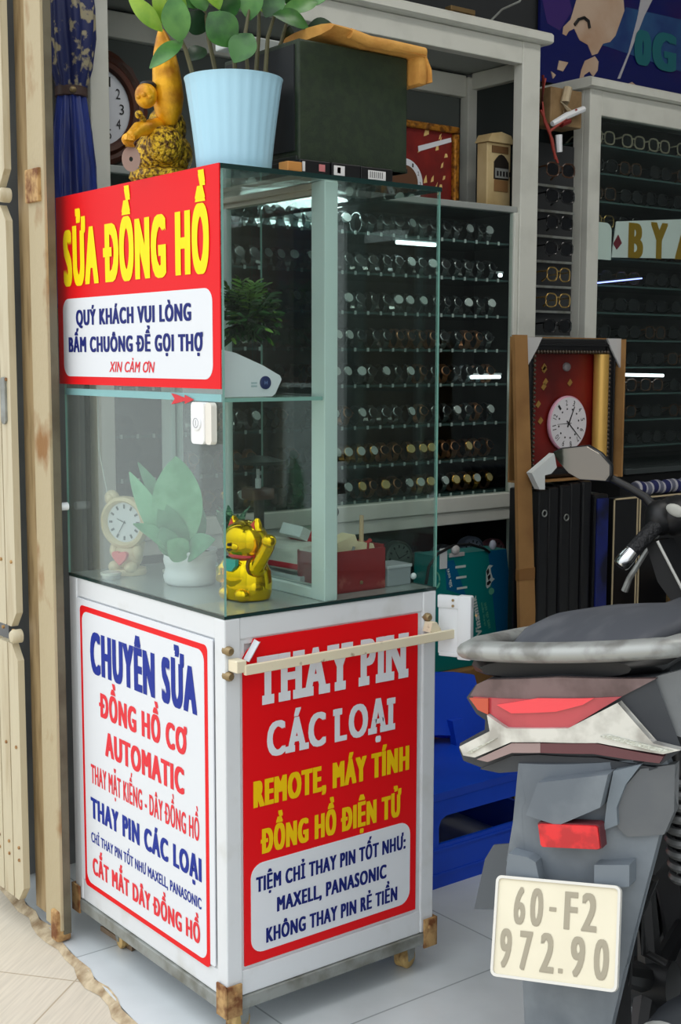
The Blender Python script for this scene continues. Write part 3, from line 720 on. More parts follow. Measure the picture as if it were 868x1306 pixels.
bxp('glass_door', gx0+.060, gx1-.08, YG+.012, YG+.016, .95, gz-.085, M['glass_dark'], gc, 0)
GZ = [gz-.165-.098*k for k in range(12)]
for z in GZ: bxp('shelf', gx0+.03, gx1-.02, YG+.07, GB-.012, z-.006, z, M['shelf_glass'], gc, 0)
GM = {'black': P('black_glasses_frame', (14, 14, 16), .2), 'cream': P('cream_glasses_frame', (196, 182, 156), .35), 'brown': P('brown_glasses_frame', (70, 44, 26), .25), 'gold': P('gold_glasses_frame', (186, 156, 96), .25, metal=.8),
      'lens': P('dark_lens', (12, 14, 18), .05, coat=.3), 'clear': glass('clear_lens', (.9, .92, .92), .9)}
def make_glasses(fm, lens):
    t = thing('glasses', 'glasses', 'glasses')
    mb = MB()
    for s_ in (-1, 1):
        lp = []
        for k in range(16):
            a = 2*PI*k/16; ca, sa = math.cos(a), math.sin(a)
            lp.append((s_*.034+.027*math.copysign(abs(ca)**.7, ca), -abs(s_*.034)*.02, .026+.022*math.copysign(abs(sa)**.7, sa)))
        mb.tube(lp+[lp[0]], .0028, 6)
    mb.tube([(-.010, 0, .034), (0, -.002, .037), (.010, 0, .034)], .0028, 6)
    mb.build('rim', fm, t, True)
    for s_ in (-1, 1): MB().tube([(s_*.062, 0, .036), (s_*.066, .03, .034), (s_*.064, .09, .030), (s_*.062, .118, .012)], [.003, .003, .0026, .0034], 6).build('temple', fm, t, True)
    mb = MB()
    for s_ in (-1, 1): mb.add([(s_*.034+.025*math.cos(2*PI*k/16), .001, .026+.020*math.sin(2*PI*k/16)) for k in range(16)], [list(range(16))])
    mb.build('lenses', lens, t, True)
    return t
gp = {'black': (make_glasses(GM['black'], GM['lens']), 'black sunglasses'), 'brown': (make_glasses(GM['brown'], GM['lens']), 'brown sunglasses'),
      'cream': (make_glasses(GM['cream'], GM['lens']), 'cream framed glasses'), 'gold': (make_glasses(GM['gold'], GM['clear']), 'gold wire glasses')}
seen = set(); random.seed(21)
def place_glasses(kind, x, y, z, rz, label, group, hang=0):
    o = gp[kind][0] if kind not in seen else copy_tree(gp[kind][0]); seen.add(kind)
    o.location = (x, y, z); o.rotation_euler = (hang, 0, rz); tag(o, label, 'glasses', group)
for r, z in enumerate(GZ):
    for i in range(4):
        x = gx0+.175+i*.155
        kind = 'cream' if r == 0 else ('gold' if r == 3 and i == 0 else random.choice(['black', 'black', 'black', 'brown']))
        if r in (1, 2) and 0: continue
        place_glasses(kind, x+random.uniform(-.01, .01), YG+.085, z+.0035, random.uniform(-.06, .06), '%s, %s from left on the %s shelf of the glasses cabinet' % (gp[kind][1], ordi(i), ordi(r)), 'glasses in the glasses cabinet')
# added board standing in for a gold-lettered sign reflected in the glass
p = U(762, 330, 'y', YG+.06)
zb_, zt_ = U(800, 331, 'y', YG+.06).z, U(800, 287, 'y', YG+.06).z
t = thing('letter_board', 'pale board with big gold letters and a red diamond inside the glasses cabinet', 'sign', (p.x, YG+.06, zb_))
mp_ = lambda u, v, w_: (u, YG+.034-w_, v)
xa = gx0+.062
MB().prism(rr(xa, xa+.10, zb_-.01, zt_-.004, .03)[:7]+[(xa, zt_-.004), (xa, zb_-.01), (xa+.10, zb_-.01)], 0, .004, mp_).build('end_panel', P('pale_board', (238, 242, 238), .5), t)
x2 = U(868, 300, 'y', YG+.06).x+.12
MB().prism([(xa+.105, zb_), (x2, zb_+.02), (x2, zt_+.05), (xa+.125, zt_+.004)], 0, .004, mp_).build('board', P('pale_board_wide', (236, 238, 236), .5), t)  # board of the reflected-sign stand-in
mb = MB(); cx = U(779, 309, 'y', YG+.06).x; cz = U(779, 309, 'y', YG+.06).z
mb.prism([(cx-.024, cz-.008), (cx-.006, cz-.028), (cx+.020, cz-.004), (cx, cz+.024)], .004, .007, mp_); mb.build('red_diamond', P('ruby_print', (128, 24, 44), .4), t)
mb = MB()
u = [U(q, 320, 'y', YG+.06).x for q in (792, 811, 820, 842, 852, 880)]
for k, ch in enumerate('BYA'): text(mb, ch, u[2*k], u[2*k+1], zb_+.006+.004*k, zt_+.002+.010*k, mp_, .005, 0, .07)
mb.build('gold_letters', P('gold_letter', (206, 158, 40), .3, metal=.6), t)
# added glowing bars in place of the tube reflections on the glasses cabinet
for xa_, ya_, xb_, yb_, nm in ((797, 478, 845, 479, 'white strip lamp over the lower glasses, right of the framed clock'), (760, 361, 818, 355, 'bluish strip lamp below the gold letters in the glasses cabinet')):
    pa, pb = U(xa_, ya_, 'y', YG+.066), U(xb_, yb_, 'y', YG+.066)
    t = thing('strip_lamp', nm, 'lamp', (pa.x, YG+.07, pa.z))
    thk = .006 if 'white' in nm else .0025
    MB().tube([pa, pb], thk, 10).build('tube', sl if 'white' in nm else lamp('bluish_glow', (150, 160, 255), 2.5), t)  # tube: glowing bar standing in for the reflection
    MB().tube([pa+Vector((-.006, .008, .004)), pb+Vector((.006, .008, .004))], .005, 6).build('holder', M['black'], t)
# lower counter under the glasses cabinet
zc_ = .945
ct = thing('dark_counter', 'dark counter with a glass top under the glasses cabinet', 'counter', (2.7, 1.2, 0))
ca = U(797, 600, 'y', .95).x
bxp('body', ca, 3.3, .97, 1.44, 0, zc_-.03, M['blackmat'], ct); bxp('glass_top', ca-.01, 3.3, .94, 1.445, zc_-.025, zc_-.005, P('dark_top', (60, 66, 66), .15), ct)
# gap between the cabinets: board hung with glasses, wiring box above
xg0, xg1 = X1+.012, gx0-.02
rk = thing('glasses_rack', 'narrow dark rack of glasses in the gap between the two white cabinets', 'display rack', ((xg0+xg1)/2, 1.17, 0))
bxp('board', xg0, gx0-.008, 1.16, 1.19, .3, 2.05, M['wall_dark'], rk)
rz_ = [1.06+.085*k for k in range(11)]
for z in rz_: bxp('peg_rail', xg0+.02, gx0-.02, 1.145, 1.16, z-.008, z, M['steel'], rk, 0)
for r, z in enumerate(rz_[::-1]):
    for i in range(1):
        kind = 'gold' if r in (4, 5) else ('brown' if r % 4 == 0 else 'black')
        place_glasses(kind, xg0+.118, 1.025, z+.002, random.uniform(-.12, .12), '%s on the %s rail of the narrow rack between the cabinets' % (gp[kind][1], ordi(r)), 'glasses on the narrow rack')
for r, z in enumerate(rz_):
    pass
p = U(715, 165, 'y', 1.06)
t = thing('wiring_box', 'open tan wiring box with plugs and red wires between the two cabinets', 'electrical box', (p.x, 1.06, p.z))
bx0, bx1, bz0, bz1 = U(702, 130, 'y', 1.06).x, min(gx0-.032, U(742, 130, 'y', 1.06).x), U(715, 178, 'y', 1.25).z, U(715, 112, 'y', 1.06).z
mb = MB().box(bx0, bx1, 1.06, 1.15, bz0, bz1, bev=.004); mb.build('box', P('tan_card', (150, 122, 84), .7, noise=((110, 84, 52), 12, .4, .7)), t)
def seg(pts, y): return [U(a_, b_, 'y', y) for a_, b_ in pts]
MB().tube(seg([(724, 112), (720, 130), (723, 142)], 1.045), .015, 8).build('plug', P('cream_plug', (190, 172, 140), .5), t)
MB().tube(seg([(704, 158), (722, 148), (744, 139)], 1.035), [.009, .012, .010], 8).build('white_connector', M['white'], t)
MB().tube(seg([(712, 172), (713, 194)], 1.040), [.012, .010], 8).build('white_bulb', M['white'], t)
MB().tube(seg([(715, 158), (726, 154)], 1.040), [.012, .009], 8).build('red_plug', P('dull_red', (130, 30, 28), .5), t)
wr = P('red_wire', (150, 52, 40), .5)
for q in ([(692, 96), (691, 130), (694, 155), (704, 178), (708, 203)], [(695, 100), (689, 140), (700, 165), (705, 190), (711, 208)], [(700, 168), (716, 156), (735, 140)]):
    MB().tube(seg(q, 1.030), .0045, 6).build('wire', wr, t)
# things above the watch cabinet
pa = U(700, 0, 'y', 1.42)
bx = thing('poster', 'blue poster with a large pale figure and dim green letters above the cabinets', 'poster', (2.4, 1.43, 2.3))
zq = U(690, 96, 'y', 1.42).z; zr = U(868, 141, 'y', 1.42).z; xq = U(690, 96, 'y', 1.42).x
mp_ = lambda u, v, w_: (u, 1.43-w_, v)
def PX(l): return [(U(a_, b_, 'y', 1.43).x, U(a_, b_, 'y', 1.43).z) for a_, b_ in l]
def zoomed(l, ox, oy, s_): return [(ox+a_/s_, oy+b_/s_) for a_, b_ in l]
Z6 = lambda l: PX(zoomed(l, 670, 0, 4.384))
mb = MB()
mb.prism([(xq, (zq+zr)/2), (3.3, (zq+zr)/2), (3.3, 2.95), (xq, 2.95)], -.012, 0, mp_, 0)
k_ = .0006
lay = [(Z6([(80, -60), (230, -60), (260, 60), (190, 170), (120, 130)]), 3), (Z6([(560, 40), (868, 110), (868, 400), (420, 250), (470, 200)]), 4),
       (Z6([(300, -60), (540, -60), (550, 60), (500, 200), (470, 235), (430, 245), (400, 300), (370, 310), (345, 250), (300, 225), (270, 160), (240, 175), (225, 200), (205, 190), (210, 150), (250, 110)]), 1),
       (Z6([(330, 340), (385, 315), (405, 345), (400, 395), (375, 430), (355, 400), (325, 420), (310, 475), (265, 470), (300, 440), (310, 390)]), 1),
       (Z6([(645, -20), (715, -20), (660, 90), (575, 310), (525, 440), (512, 440), (570, 300), (620, 110)]), 2),
       (Z6([(185, 340), (235, 350), (205, 400), (175, 390)]), 1), (Z6([(140, 400), (165, 420), (150, 440)]), 1), (Z6([(545, 480), (590, 460), (640, 500), (620, 515), (560, 505)]), 1)]
for q, mi in lay:
    mb.prism(q, 0, k_, mp_, mi); k_ += .0006
t8 = Z6([(700, 330), (840, 165)]); text(mb, 'G', *sorted((t8[0][0], t8[1][0])), t8[0][1]-.03, t8[1][1]-.03, mp_, k_, 5, .09)
t8 = Z6([(600, 320), (700, 160)]); text(mb, '0', *sorted((t8[0][0], t8[1][0])), t8[0][1]-.02, t8[1][1]-.02, mp_, k_, 5, .09)
# a dark brow line and a white-blue glint drawn on the print
mb.tube([(a_, 1.43-k_, b_) for a_, b_ in Z6([(268, 140), (290, 110), (320, 100), (345, 120), (352, 160)])], .006, 6, 6)
mb.build('print', [P('poster_blue', (16, 24, 92), .3, noise=((46, 22, 84), 3, .5, .75)), P('poster_skin', (204, 178, 156), .35, noise=((186, 150, 122), 7, .4, .7)), P('poster_pale', (186, 184, 190), .35), P('poster_violet', (62, 40, 110), .35), P('poster_teal', (46, 84, 130), .35, noise=((30, 50, 110), 8, .4, .7)), P('poster_green', (34, 104, 112), .35), M['ink']], bx)
p = U(575, 0, 'y', 1.3)
t = thing('square_ornament', 'small square gold-rimmed ornament on top of the watch cabinet', 'ornament', (p.x, 1.3, ZT+.034))
gl_ = P('old_gold', (150, 124, 84), .35, metal=.6)
mb = MB(); zz = ZT+.0345; cx = p.x; yy = 1.24
w2 = .055
for q in ((cx-w2, cx+w2, zz, zz+.016), (cx-w2, cx+w2, zz+.094, zz+.11), (cx-w2, cx-w2+.016, zz+.016, zz+.094), (cx+w2-.016, cx+w2, zz+.016, zz+.094)): mb.box(q[0], q[1], yy, yy+.03, q[2], q[3], bev=.003)
mb.build('rim', gl_, t); MB().box(cx-w2+.01, cx+w2-.01, yy+.012, yy+.022, zz+.01, zz+.10).build('plate', M['black'], t)
mb = MB(); pts = seg([(598, 22), (622, 30), (640, 12), (662, 2), (672, -14)], 1.27); pts[0].z = max(pts[0].z, ZT+.04)
tag(MB().tube([(q.x, q.y, max(q.z, ZT+.042)) for q in pts], .004, 6).build('cable', M['steel']), 'thin grey cable lying on top of the watch cabinet', 'cable')

# ------------------------------------------------------------------ on the cart's glass top
ZT_ = Z3 + .0005
M['pot_blue'] = P('pale_blue_plastic', (172, 216, 236), .4)
M['soil'] = P('dark_soil', (40, 32, 26), .9, bump=.5)
def leafmat(name, c1, c2, rough=.35):
    return P(name, c1, rough, noise=(c2, 22, .42, .62), spec=.5)
M['leaf'] = leafmat('zz_leaf', (58, 112, 44), (34, 78, 34)); M['leaf_l'] = leafmat('zz_young_leaf', (150, 186, 62), (112, 158, 48)); M['leaf_m'] = leafmat('zz_mid_leaf', (86, 138, 66), (60, 112, 52)); M['leaf_d'] = leafmat('zz_dark_leaf', (26, 62, 32), (16, 42, 24))
M['stem'] = P('leaf_stem', (88, 84, 54), .6)
pc = U(298, 150, 'y', .098); pc.z = ZT_
pt = thing('potted_plant', 'glossy green plant in a tall fluted pale blue pot on the cart top', 'plant', pc)
rb, rt = .0700, .0915; hp = U(298, 90, 'y', pc.y-.05).z - ZT_ - .004
fl = lambda a, k: 1 - .018*(.5+.5*math.cos(26*a))
MB().lathe([(rb*.96, 0), (rb, .004)]+[(rb+(rt-rb)*q**1.25, hp*q) for q in (.15, .3, .45, .6, .75, .88, .96)]+[(rt+.001, hp), (rt-.003, hp+.001), (rt-.006, hp-.01), (rt-.008, hp-.03)], 104, M=Matrix.Translation(pc), mod=lambda a, k: fl(a, k) if 1 < k < 9 else 1).build('pot', M['pot_blue'], pt)
MB().lathe([(rt-.009, hp-.031), (.001, hp-.028)], 30, M=Matrix.Translation(pc)).build('soil', M['soil'], pt)
mb = MB()
toC = Vector((CAM.x-pc.x, CAM.y-pc.y, -.3)).normalized()
def L2(base, tip, wpx, y, mat, curl=.08, nrm=None, sh=.5, fold=.18):
    b = U(*base, 'y', y); t = U(*tip, 'y', y+random.uniform(-.02, .02))
    wd = wpx/690.*1.25
    m = {'l': 1, 'm': 2, 'd': 3, 'g': 0}[mat]
    leaves.append((b, t, wd, nrm or (toC+Vector((random.uniform(-.3, .3), random.uniform(-.3, .3), random.uniform(.1, .5)))), curl, fold, m, sh))
leaves = []; random.seed(4)
L2((233, 52), (191, 87), 17, .12, 'm'); L2((230, 54), (222, -8), 30, .11, 'm', sh=.5); L2((207, 40), (163, -6), 18, .14, 'l'); L2((214, 36), (196, -16), 16, .15, 'l')
L2((299, 60), (266, 16), 36, .09, 'g', sh=.52); L2((298, 80), (321, 43), 30, .08, 'g', sh=.5); L2((348, 19), (393, 34), 22, .10, 'g'); L2((356, 16), (405, 3), 17, .12, 'm')
L2((386, 52), (430, 38), 34, .16, 'd', sh=.5); L2((391, 50), (424, 76), 11, .15, 'm'); L2((262, 40), (236, 18), 26, .17, 'd'); L2((262, 62), (238, 78), 18, .15, 'd'); L2((366, 60), (369, 33), 13, .18, 'd')
L2((300, 20), (286, -12), 24, .13, 'g'); L2((318, 26), (324, -18), 26, .12, 'm'); L2((338, 22), (356, -14), 26, .12, 'g'); L2((345, 20), (330, -16), 22, .15, 'l'); L2((262, 14), (246, -18), 22, .14, 'm')
L2((372, 12), (372, -22), 20, .14, 'g'); L2((280, 12), (262, -22), 20, .12, 'l'); L2((395, 8), (420, -12), 18, .15, 'm'); L2((310, 8), (300, -24), 22, .16, 'd'); L2((236, 20), (212, -20), 18, .15, 'l')
for k in range(26):           # more foliage of the same plant above and behind
    a = random.uniform(0, 2*PI); r = random.uniform(.04, .17); z = ZT_+hp+random.uniform(.12, .30)
    b = pc+Vector((r*math.cos(a)*.8, .03+r*math.sin(a)*.6, 0)); b.z = z
    d = Vector((math.cos(a)*.6+random.uniform(-.4, .4), math.sin(a)*.6, random.uniform(.2, .9))).normalized()*random.uniform(.06, .085)
    leaves.append((b, b+d, random.uniform(.026, .036), Vector((random.uniform(-1, .2), random.uniform(-1, .2), random.uniform(.2, 1))), .1, .18, random.choice((0, 2, 2, 1)), .5))
fol = MB()
for b, t, wd, nr, cu_, fo, m, sh in leaves: fol.leaf(b, t, wd, nr, cu_, fo, m, 10, sh, .0009)
o = fol.build('leaves', [M['leaf'], M['leaf_l'], M['leaf_m'], M['leaf_d']], pt)
mb = MB()
for px_, tip, y in (((247, 86), (226, 40), .12), ((316, 84), (318, 10), .11), ((338, 84), (352, 12), .12), ((343, 80), (366, 26), .14), ((276, 84), (262, 20), .15), ((300, 86), (296, 20), .16), ((326, 84), (330, 0), .15), ((350, 82), (392, 50), .15)):
    a = U(*px_, 'y', y); b = U(*tip, 'y', y+.01); a.z = max(a.z-.02, ZT_+hp-.03)
    c = (a+b)/2+Vector((random.uniform(-.01, .01), 0, .01)); mb.tube([a, c, b, b+(b-c)*.8], [.0048, .004, .003, .0018], 7)
mb.build('stems', M['stem'], pt)

# gold figurine: seated figure lifting a long gold ingot sack, coin at its side
fc = Vector((.060, .30, ZT_))
fg = thing('gold_figurine', 'shiny gold lucky figurine with a coin, left of the blue pot', 'figurine', fc)
def gpt(px, py, y=.29): return U(px, py, 'y', y)
mb = MB().lathe([(.060, 0), (.066, .008), (.064, .020), (.050, .026)], 24, M=Matrix.Translation(fc), mod=lambda a, k: 1+.06*math.cos(7*a)); mb.build('base', M['gold_glitter'], fg)
mb = MB()
c0 = gpt(205, 190, .28); mb.ball((fc.x, fc.y, ZT_+.055), (.060, .052, .050), 0, 20)
mb.ball((fc.x+.004, fc.y-.006, ZT_+.105), (.040, .036, .045), 0, 18)
mb.build('body', M['gold_glitter'], fg)
b = gpt(213, 186, .255); MB().ball((b.x, .262, b.z+.002), (.040, .030, .038), 0, 18).build('round_belly', M['gold_glitter'], fg)
h = gpt(186, 122, .26)
mb = MB().ball(h, (.0215, .022, .024), 0, 18)
mb.ball(h+Vector((-.013, -.016, -.002)), (.006, .005, .005)); mb.ball(h+Vector((-.020, -.006, -.006)), (.005, .005, .004)); mb.ball(h+Vector((-.004, -.021, -.006)), (.005, .004, .004))
mb.build('head', M['gold_satin'], fg)
mb = MB().ball(h+Vector((.006, .002, .021)), (.017, .014, .008), 0, 14); mb.build('cap', M['ink'], fg)
axis = [gpt(x, y, .265) for x, y in ((217, 160), (215, 145), (214, 125), (213, 105), (211, 85), (209, 65), (207, 48), (205, 38))]
MB().tube(axis, [.012, .026, .031, .029, .026, .021, .013, .006], 14).build('sack', M['gold_satin'], fg)
ar = [gpt(198, 150, .26), gpt(206, 128, .255), gpt(214, 100, .25)]
hd = gpt(163, 178, .25)
mb = MB().tube([(fc.x-.02, fc.y-.02, ZT_+.105), gpt(176, 165, .26), hd], [.018, .014, .010], 10)
for k in range(4): mb.tube([hd+Vector((-.004+.004*k, -.004, .004)), hd+Vector((-.010+.004*k, -.010, -.004)), hd+Vector((-.006+.004*k, -.008, -.014))], [.0055, .005, .004], 7)
mb.tube([hd+Vector((.008, -.004, .006)), hd+Vector((.004, -.012, .002))], [.005, .004], 7); mb.ball(hd, (.013, .010, .012))
mb.build('arm', M['gold_satin'], fg)
cn = gpt(167, 203, .25)
Mc = Matrix.Translation(cn) @ Matrix.Rotation(-.5, 4, 'Z') @ FR
mb = MB(); n = 24
vs = [Mc @ Vector((r*math.cos(2*PI*k/n), 1.35*r*math.sin(2*PI*k/n), zz)) for r, zz in ((.0035, -.002), (.017, -.002), (.0175, .002), (.0035, .002)) for k in range(n)]
mb.add(vs, [[i*n+k, i*n+(k+1) % n, ((i+1) % 4)*n+(k+1) % n, ((i+1) % 4)*n+k] for i in range(4) for k in range(n)], 0, False)
mb.build('coin', P('dull_mauve_metal', (150, 124, 112), .5, metal=.2), fg)
MB().ball(gpt(177, 146, .255), .008).ball(gpt(182, 152, .26), .007).build('beads', M['gold_glitter'], fg)

# cartons and the green box with its cloth
def flat_box(name, label, x0, x1, y0, y1, z0, z1, mats, group=None, lab=None):
    t = thing(name, label, 'box', ((x0+x1)/2, (y0+y1)/2, z0), group)
    MB().box(x0, x1, y0, y1, z0, z1, bev=.0015).build('carton', mats[0], t)
    if lab:
        mb = MB()
        for (a_, b_, c_, d_, mi) in lab: mb.box(x0+a_, x0+b_, y0-.0008, y0+.001, z0+c_, z0+d_, mi)
        mb.build('printed_label', mats[1:], t)
    return t
lb = [P('carton_black', (22, 22, 24), .4), P('label_white', (222, 220, 218), .5), P('label_pink', (196, 120, 120), .5), M['ink']]
dk = U(380, 205, 'y', .02)
gzb = U(448, 208, 'y', .02).z
flat_box('battery_carton', 'thin black carton nearest the pot under the green box', .186, .258, .016, .12, ZT_, ZT_+.026, lb, 'thin cartons under the green box', [(.006, .012, .004, .022, 0), (.045, .059, .007, .02, 1)])
flat_box('battery_carton', 'thin black carton with a pink and white label under the green box', .261, .330, .014, .12, ZT_, ZT_+.026, lb, 'thin cartons under the green box', [(.004, .03, .003, .021, 0), (.012, .020, .007, .018, 1)])
flat_box('battery_carton', 'thin black carton with a white barcode under the green box', .333, .414, .016, .12, ZT_, ZT_+.026, lb, 'thin cartons under the green box', [(.018, .062, .003, .020, 0)]+[(.022+.005*k, .024+.005*k, .006, .018, 2) for k in range(7)])
flat_box('paper_pack', 'small orange pack beside the thin cartons near the pot', .150, .183, .004, .034, ZT_, ZT_+.018, [P('orange_card', (186, 128, 62), .6)])
gx = (U(378, 140, 'y', .05).x, U(517, 140, 'y', .05).x); gz0 = ZT_+.0275; gz1 = U(448, 62, 'y', .05).z
M['olive'] = P('dark_green_leatherette', (36, 50, 30), .55, noise=((28, 42, 26), 60, .4, .6), bump=.15, bscale=300)
gb = thing('green_box', 'large dark green box resting on thin cartons, orange cloth over its top', 'box', ((gx[0]+gx[1])/2, .17, gz0))
MB().box(gx[0], gx[1], .044, .30, gz0, gz1, bev=.004).build('body', M['olive'], gb)
MB().box(gx[0]-.004, gx[1]+.004, .046, .304, gz0, gz0+.010, bev=.002).build('base_rim', P('dark_rim', (26, 32, 24), .6), gb)
MB().box(gx[0]-.003, gx[0], .055, .29, gz0+.02, gz1-.01).build('side_lining', P('side_board', (20, 24, 26), .7), gb)  # sheet that makes the box's left side darker than its front
# orange cloth folded over the box's top edge
M['cloth'] = P('orange_chamois', (206, 152, 72), .8, noise=((176, 118, 48), 14, .45, .7), bump=.3, bscale=60)
prof = [U(x, y, 'y', .02) for x, y in ((422, 33), (445, 40), (470, 52), (495, 62), (520, 69), (540, 74), (546, 90), (547, 106))]
secs = []
for i, p_ in enumerate(prof):
    q = i/(len(prof)-1); hgt = .022+.010*math.sin(q*5)
    nd = Vector((0, 0, 1)) if i < 5 else Vector((1, 0, .15)).normalized()
    th = hgt*.5 if i < 6 else .012
    ring = []
    for a in range(12):
        t_ = 2*PI*a/12; ring.append(p_ + nd*(th*math.sin(t_)) + Vector((0, .075+.085*math.cos(t_), 0)))
    secs.append(ring)
for r_ in secs:
    for v in r_:
        if v.x < gx[1]+.004: v.z = max(v.z, gz1+.001)
cl = MB().loft(secs)
# rolled front edge and hanging fold
cl.tube([Vector((p_.x, .018, max(p_.z-.004, gz1+.010))) for p_ in prof[1:6]], [.010, .011, .011, .010, .009], 10)
cl.box(gx[1]+.003, gx[1]+.030, .014, .12, U(530, 108, 'y', .02).z, gz1+.02, bev=.010)
tag(cl.build('folded_cloth', M['cloth']), 'folded orange cloth draped over the right top edge of the green box', 'cloth')
# packet lying on the green box
p_ = U(395, 33, 'y', .06)
t = thing('white_packet', 'white and teal packet on the green box behind the leaves', 'packet', (p_.x, .2, gz1))
MB().box(gx[0]-.06, gx[0]+.085, .19, .24, gz1+.001, gz1+.030, bev=.003).build('sleeve', P('packet_white', (214, 222, 222), .4), t)
MB().box(gx[0]+.086, gx[0]+.118, .19, .24, gz1+.001, gz1+.028, bev=.003).build('end_cap', P('packet_teal', (60, 186, 156), .4), t)

# ------------------------------------------------------------------ on the glass shelf
ZS = 1.2435
t = thing('white_receiver', 'white wedge shaped device with a round navy button on the glass shelf', 'device', (.1, .09, ZS))
prof = [U(x, y, 'y', .04) for x, y in ((288, 447), (300, 450), (335, 466), (357, 479), (359, 484), (351, 502), (347, 505), (288, 506))]
poly = [(v.x, v.z) for v in prof]; poly = [(.012, poly[0][1]+.004)] + poly[:-2] + [(poly[-2][0], ZS+.0005), (.012, ZS+.0005)]
MB().prism(poly, -.16, -.04, MR).build('body', P('device_white', (228, 230, 236), .35), t)
c_ = U(338, 488, 'y', .04); Mb = Matrix.Translation((c_.x, .0402, c_.z)) @ FR
MB().lathe([(.0125, -.002), (.0125, .002), (.011, .003), (.0005, .003)], 28, M=Mb).build('button', P('navy_button', (24, 38, 96), .3), t)
mb = MB(); text(mb, 'H', -.003, .003, -.0035, .0035, lambda u, v, w_: Mb @ Vector((u, v, .0033+w_)), 0, 0, 0); mb.build('button_mark', P('pale_mark', (150, 170, 214), .4), t)
mb = MB()
for k in range(2): mb.box(c_.x-.032, c_.x-.019, .0392, .0402, c_.z-.002-.006*k, c_.z+.001-.006*k)
mb.build('small_print', P('pale_print', (170, 190, 196), .5), t)
MB().box(c_.x-.012, c_.x+.004, .10, .13, c_.z+.012, c_.z+.026, bev=.002).build('latch', M['white'], t)
# bushy artificial plant behind it
t = thing('artificial_plant', 'bushy artificial green plant behind the white device on the glass shelf', 'plant', (.085, .22, ZS))
MB().lathe([(.030, 0), (.034, .05), (.038, .075), (.036, .078), (.033, .066), (.001, .064)], 24, M=Matrix.Translation((.085, .215, ZS))).build('pot', P('grey_pot', (150, 150, 148), .5), t)
mb = MB(); random.seed(9); pc2 = U(318, 402, 'y', .20); pc2.y = .205
gl = [leafmat('spiky_leaf', (44, 98, 42), (26, 64, 30), .45), leafmat('spiky_young_leaf', (106, 150, 56), (66, 116, 42), .45), leafmat('spiky_dark_leaf', (18, 46, 26), (12, 30, 18), .5)]  # paler leaflets on upright fronds, some dark ones on low fronds
mst = MB()
for k in range(60):
    a = random.uniform(0, 2*PI); e = random.uniform(-.55, 1.35)
    d = Vector((math.cos(a)*math.cos(e), math.sin(a)*math.cos(e), math.sin(e)))
    L = random.uniform(.055, .085); b0 = Vector((.085, .215, ZS+.085)); cen = Vector((pc2.x, pc2.y, pc2.z-.012))
    tip = cen + Vector((d.x*L, d.y*.075, d.z*L)); st = cen + Vector((d.x, d.y, d.z))*.012
    tip.x = max(.012, tip.x); tip.x = min(tip.x, .222); tip.z = max(tip.z, ZS+.068)
    mst.tube([st, tip], [.0016, .0008], 5)
    for j in range(7):      # narrow leaflets along each frond
        q = .25+.75*j/6; c1 = st+(tip-st)*q
        for s_ in (-1, 1):
            sd = d.cross(Vector((0, 0, 1))); sd = sd.normalized() if sd.length > .1 else Vector((1, 0, 0))
            tp = c1 + (d*.6+sd*s_*.7+Vector((0, 0, -.25))).normalized()*random.uniform(.018, .030)
            tp.x = min(max(tp.x, .009), .228)
            mb.leaf(c1, tp, .0075, (random.uniform(-1, 0), random.uniform(-1, 0), 1), .08, .15, 1 if (d.z > .75 or random.random() < .12) else (2 if d.z < .1 and random.random() < .5 else 0), 3, .4, .0005)
mb.build('leaves', gl, t)
mst.tube([(.085, .215, ZS+.06), (pc2.x, pc2.y, pc2.z-.02)], [.005, .004], 6); mst.build('stems', P('green_stem', (40, 84, 40), .6), t)
# bell push taped to the glass
p_ = U(264, 540, 'x', -.006); za, zb2 = 1.158, 1.235
t = thing('bell_push', 'small white bell push stuck to the outside of the left glass', 'doorbell', (-.006, .055, 1.16))
MB().prism(rr(.040, .084, za, zb2, .008), .001, .016, ML).build('body', P('bell_white', (240, 241, 240), .4), t)
MB().prism(rr(.018, .0395, za, zb2, .008), .001, .013, ML).build('side_cover', P('bell_cream', (226, 222, 212), .45), t)
Mb = Matrix.Translation((-.0165, .062, 1.197)) @ Matrix.Rotation(-PI/2, 4, 'Y')
MB().lathe([(.014, 0), (.014, .002), (.012, .0028), (.0005, .003)], 24, M=Mb).build('button', M['white'], t)
MB().lathe([(.0095, .0029), (.0095, .0034), (.0080, .0034), (.0080, .0030)], 20, M=Mb, cap=False).prism([(-.0008, -.005), (.0008, -.005), (.0008, .005), (-.0008, .005)], 0, .0003, lambda u, v, w_: Mb @ Vector((v, u, .0033+w_))).build('bell_mark', P('bell_grey', (170, 172, 176), .5), t)

# ------------------------------------------------------------------ on the case floor
ZB = zf + .0005
def fl_(px, py): q = U(px, py, 'z', ZB); return q
# bear shaped clock
M['bear'] = P('cream_plastic_toy', (226, 206, 168), .45)
bc = Vector((.098, .542, ZB)); by = bc.y
t = thing('bear_clock', 'cream bear shaped alarm clock hugging a pink heart, left in the glass case', 'clock', bc)
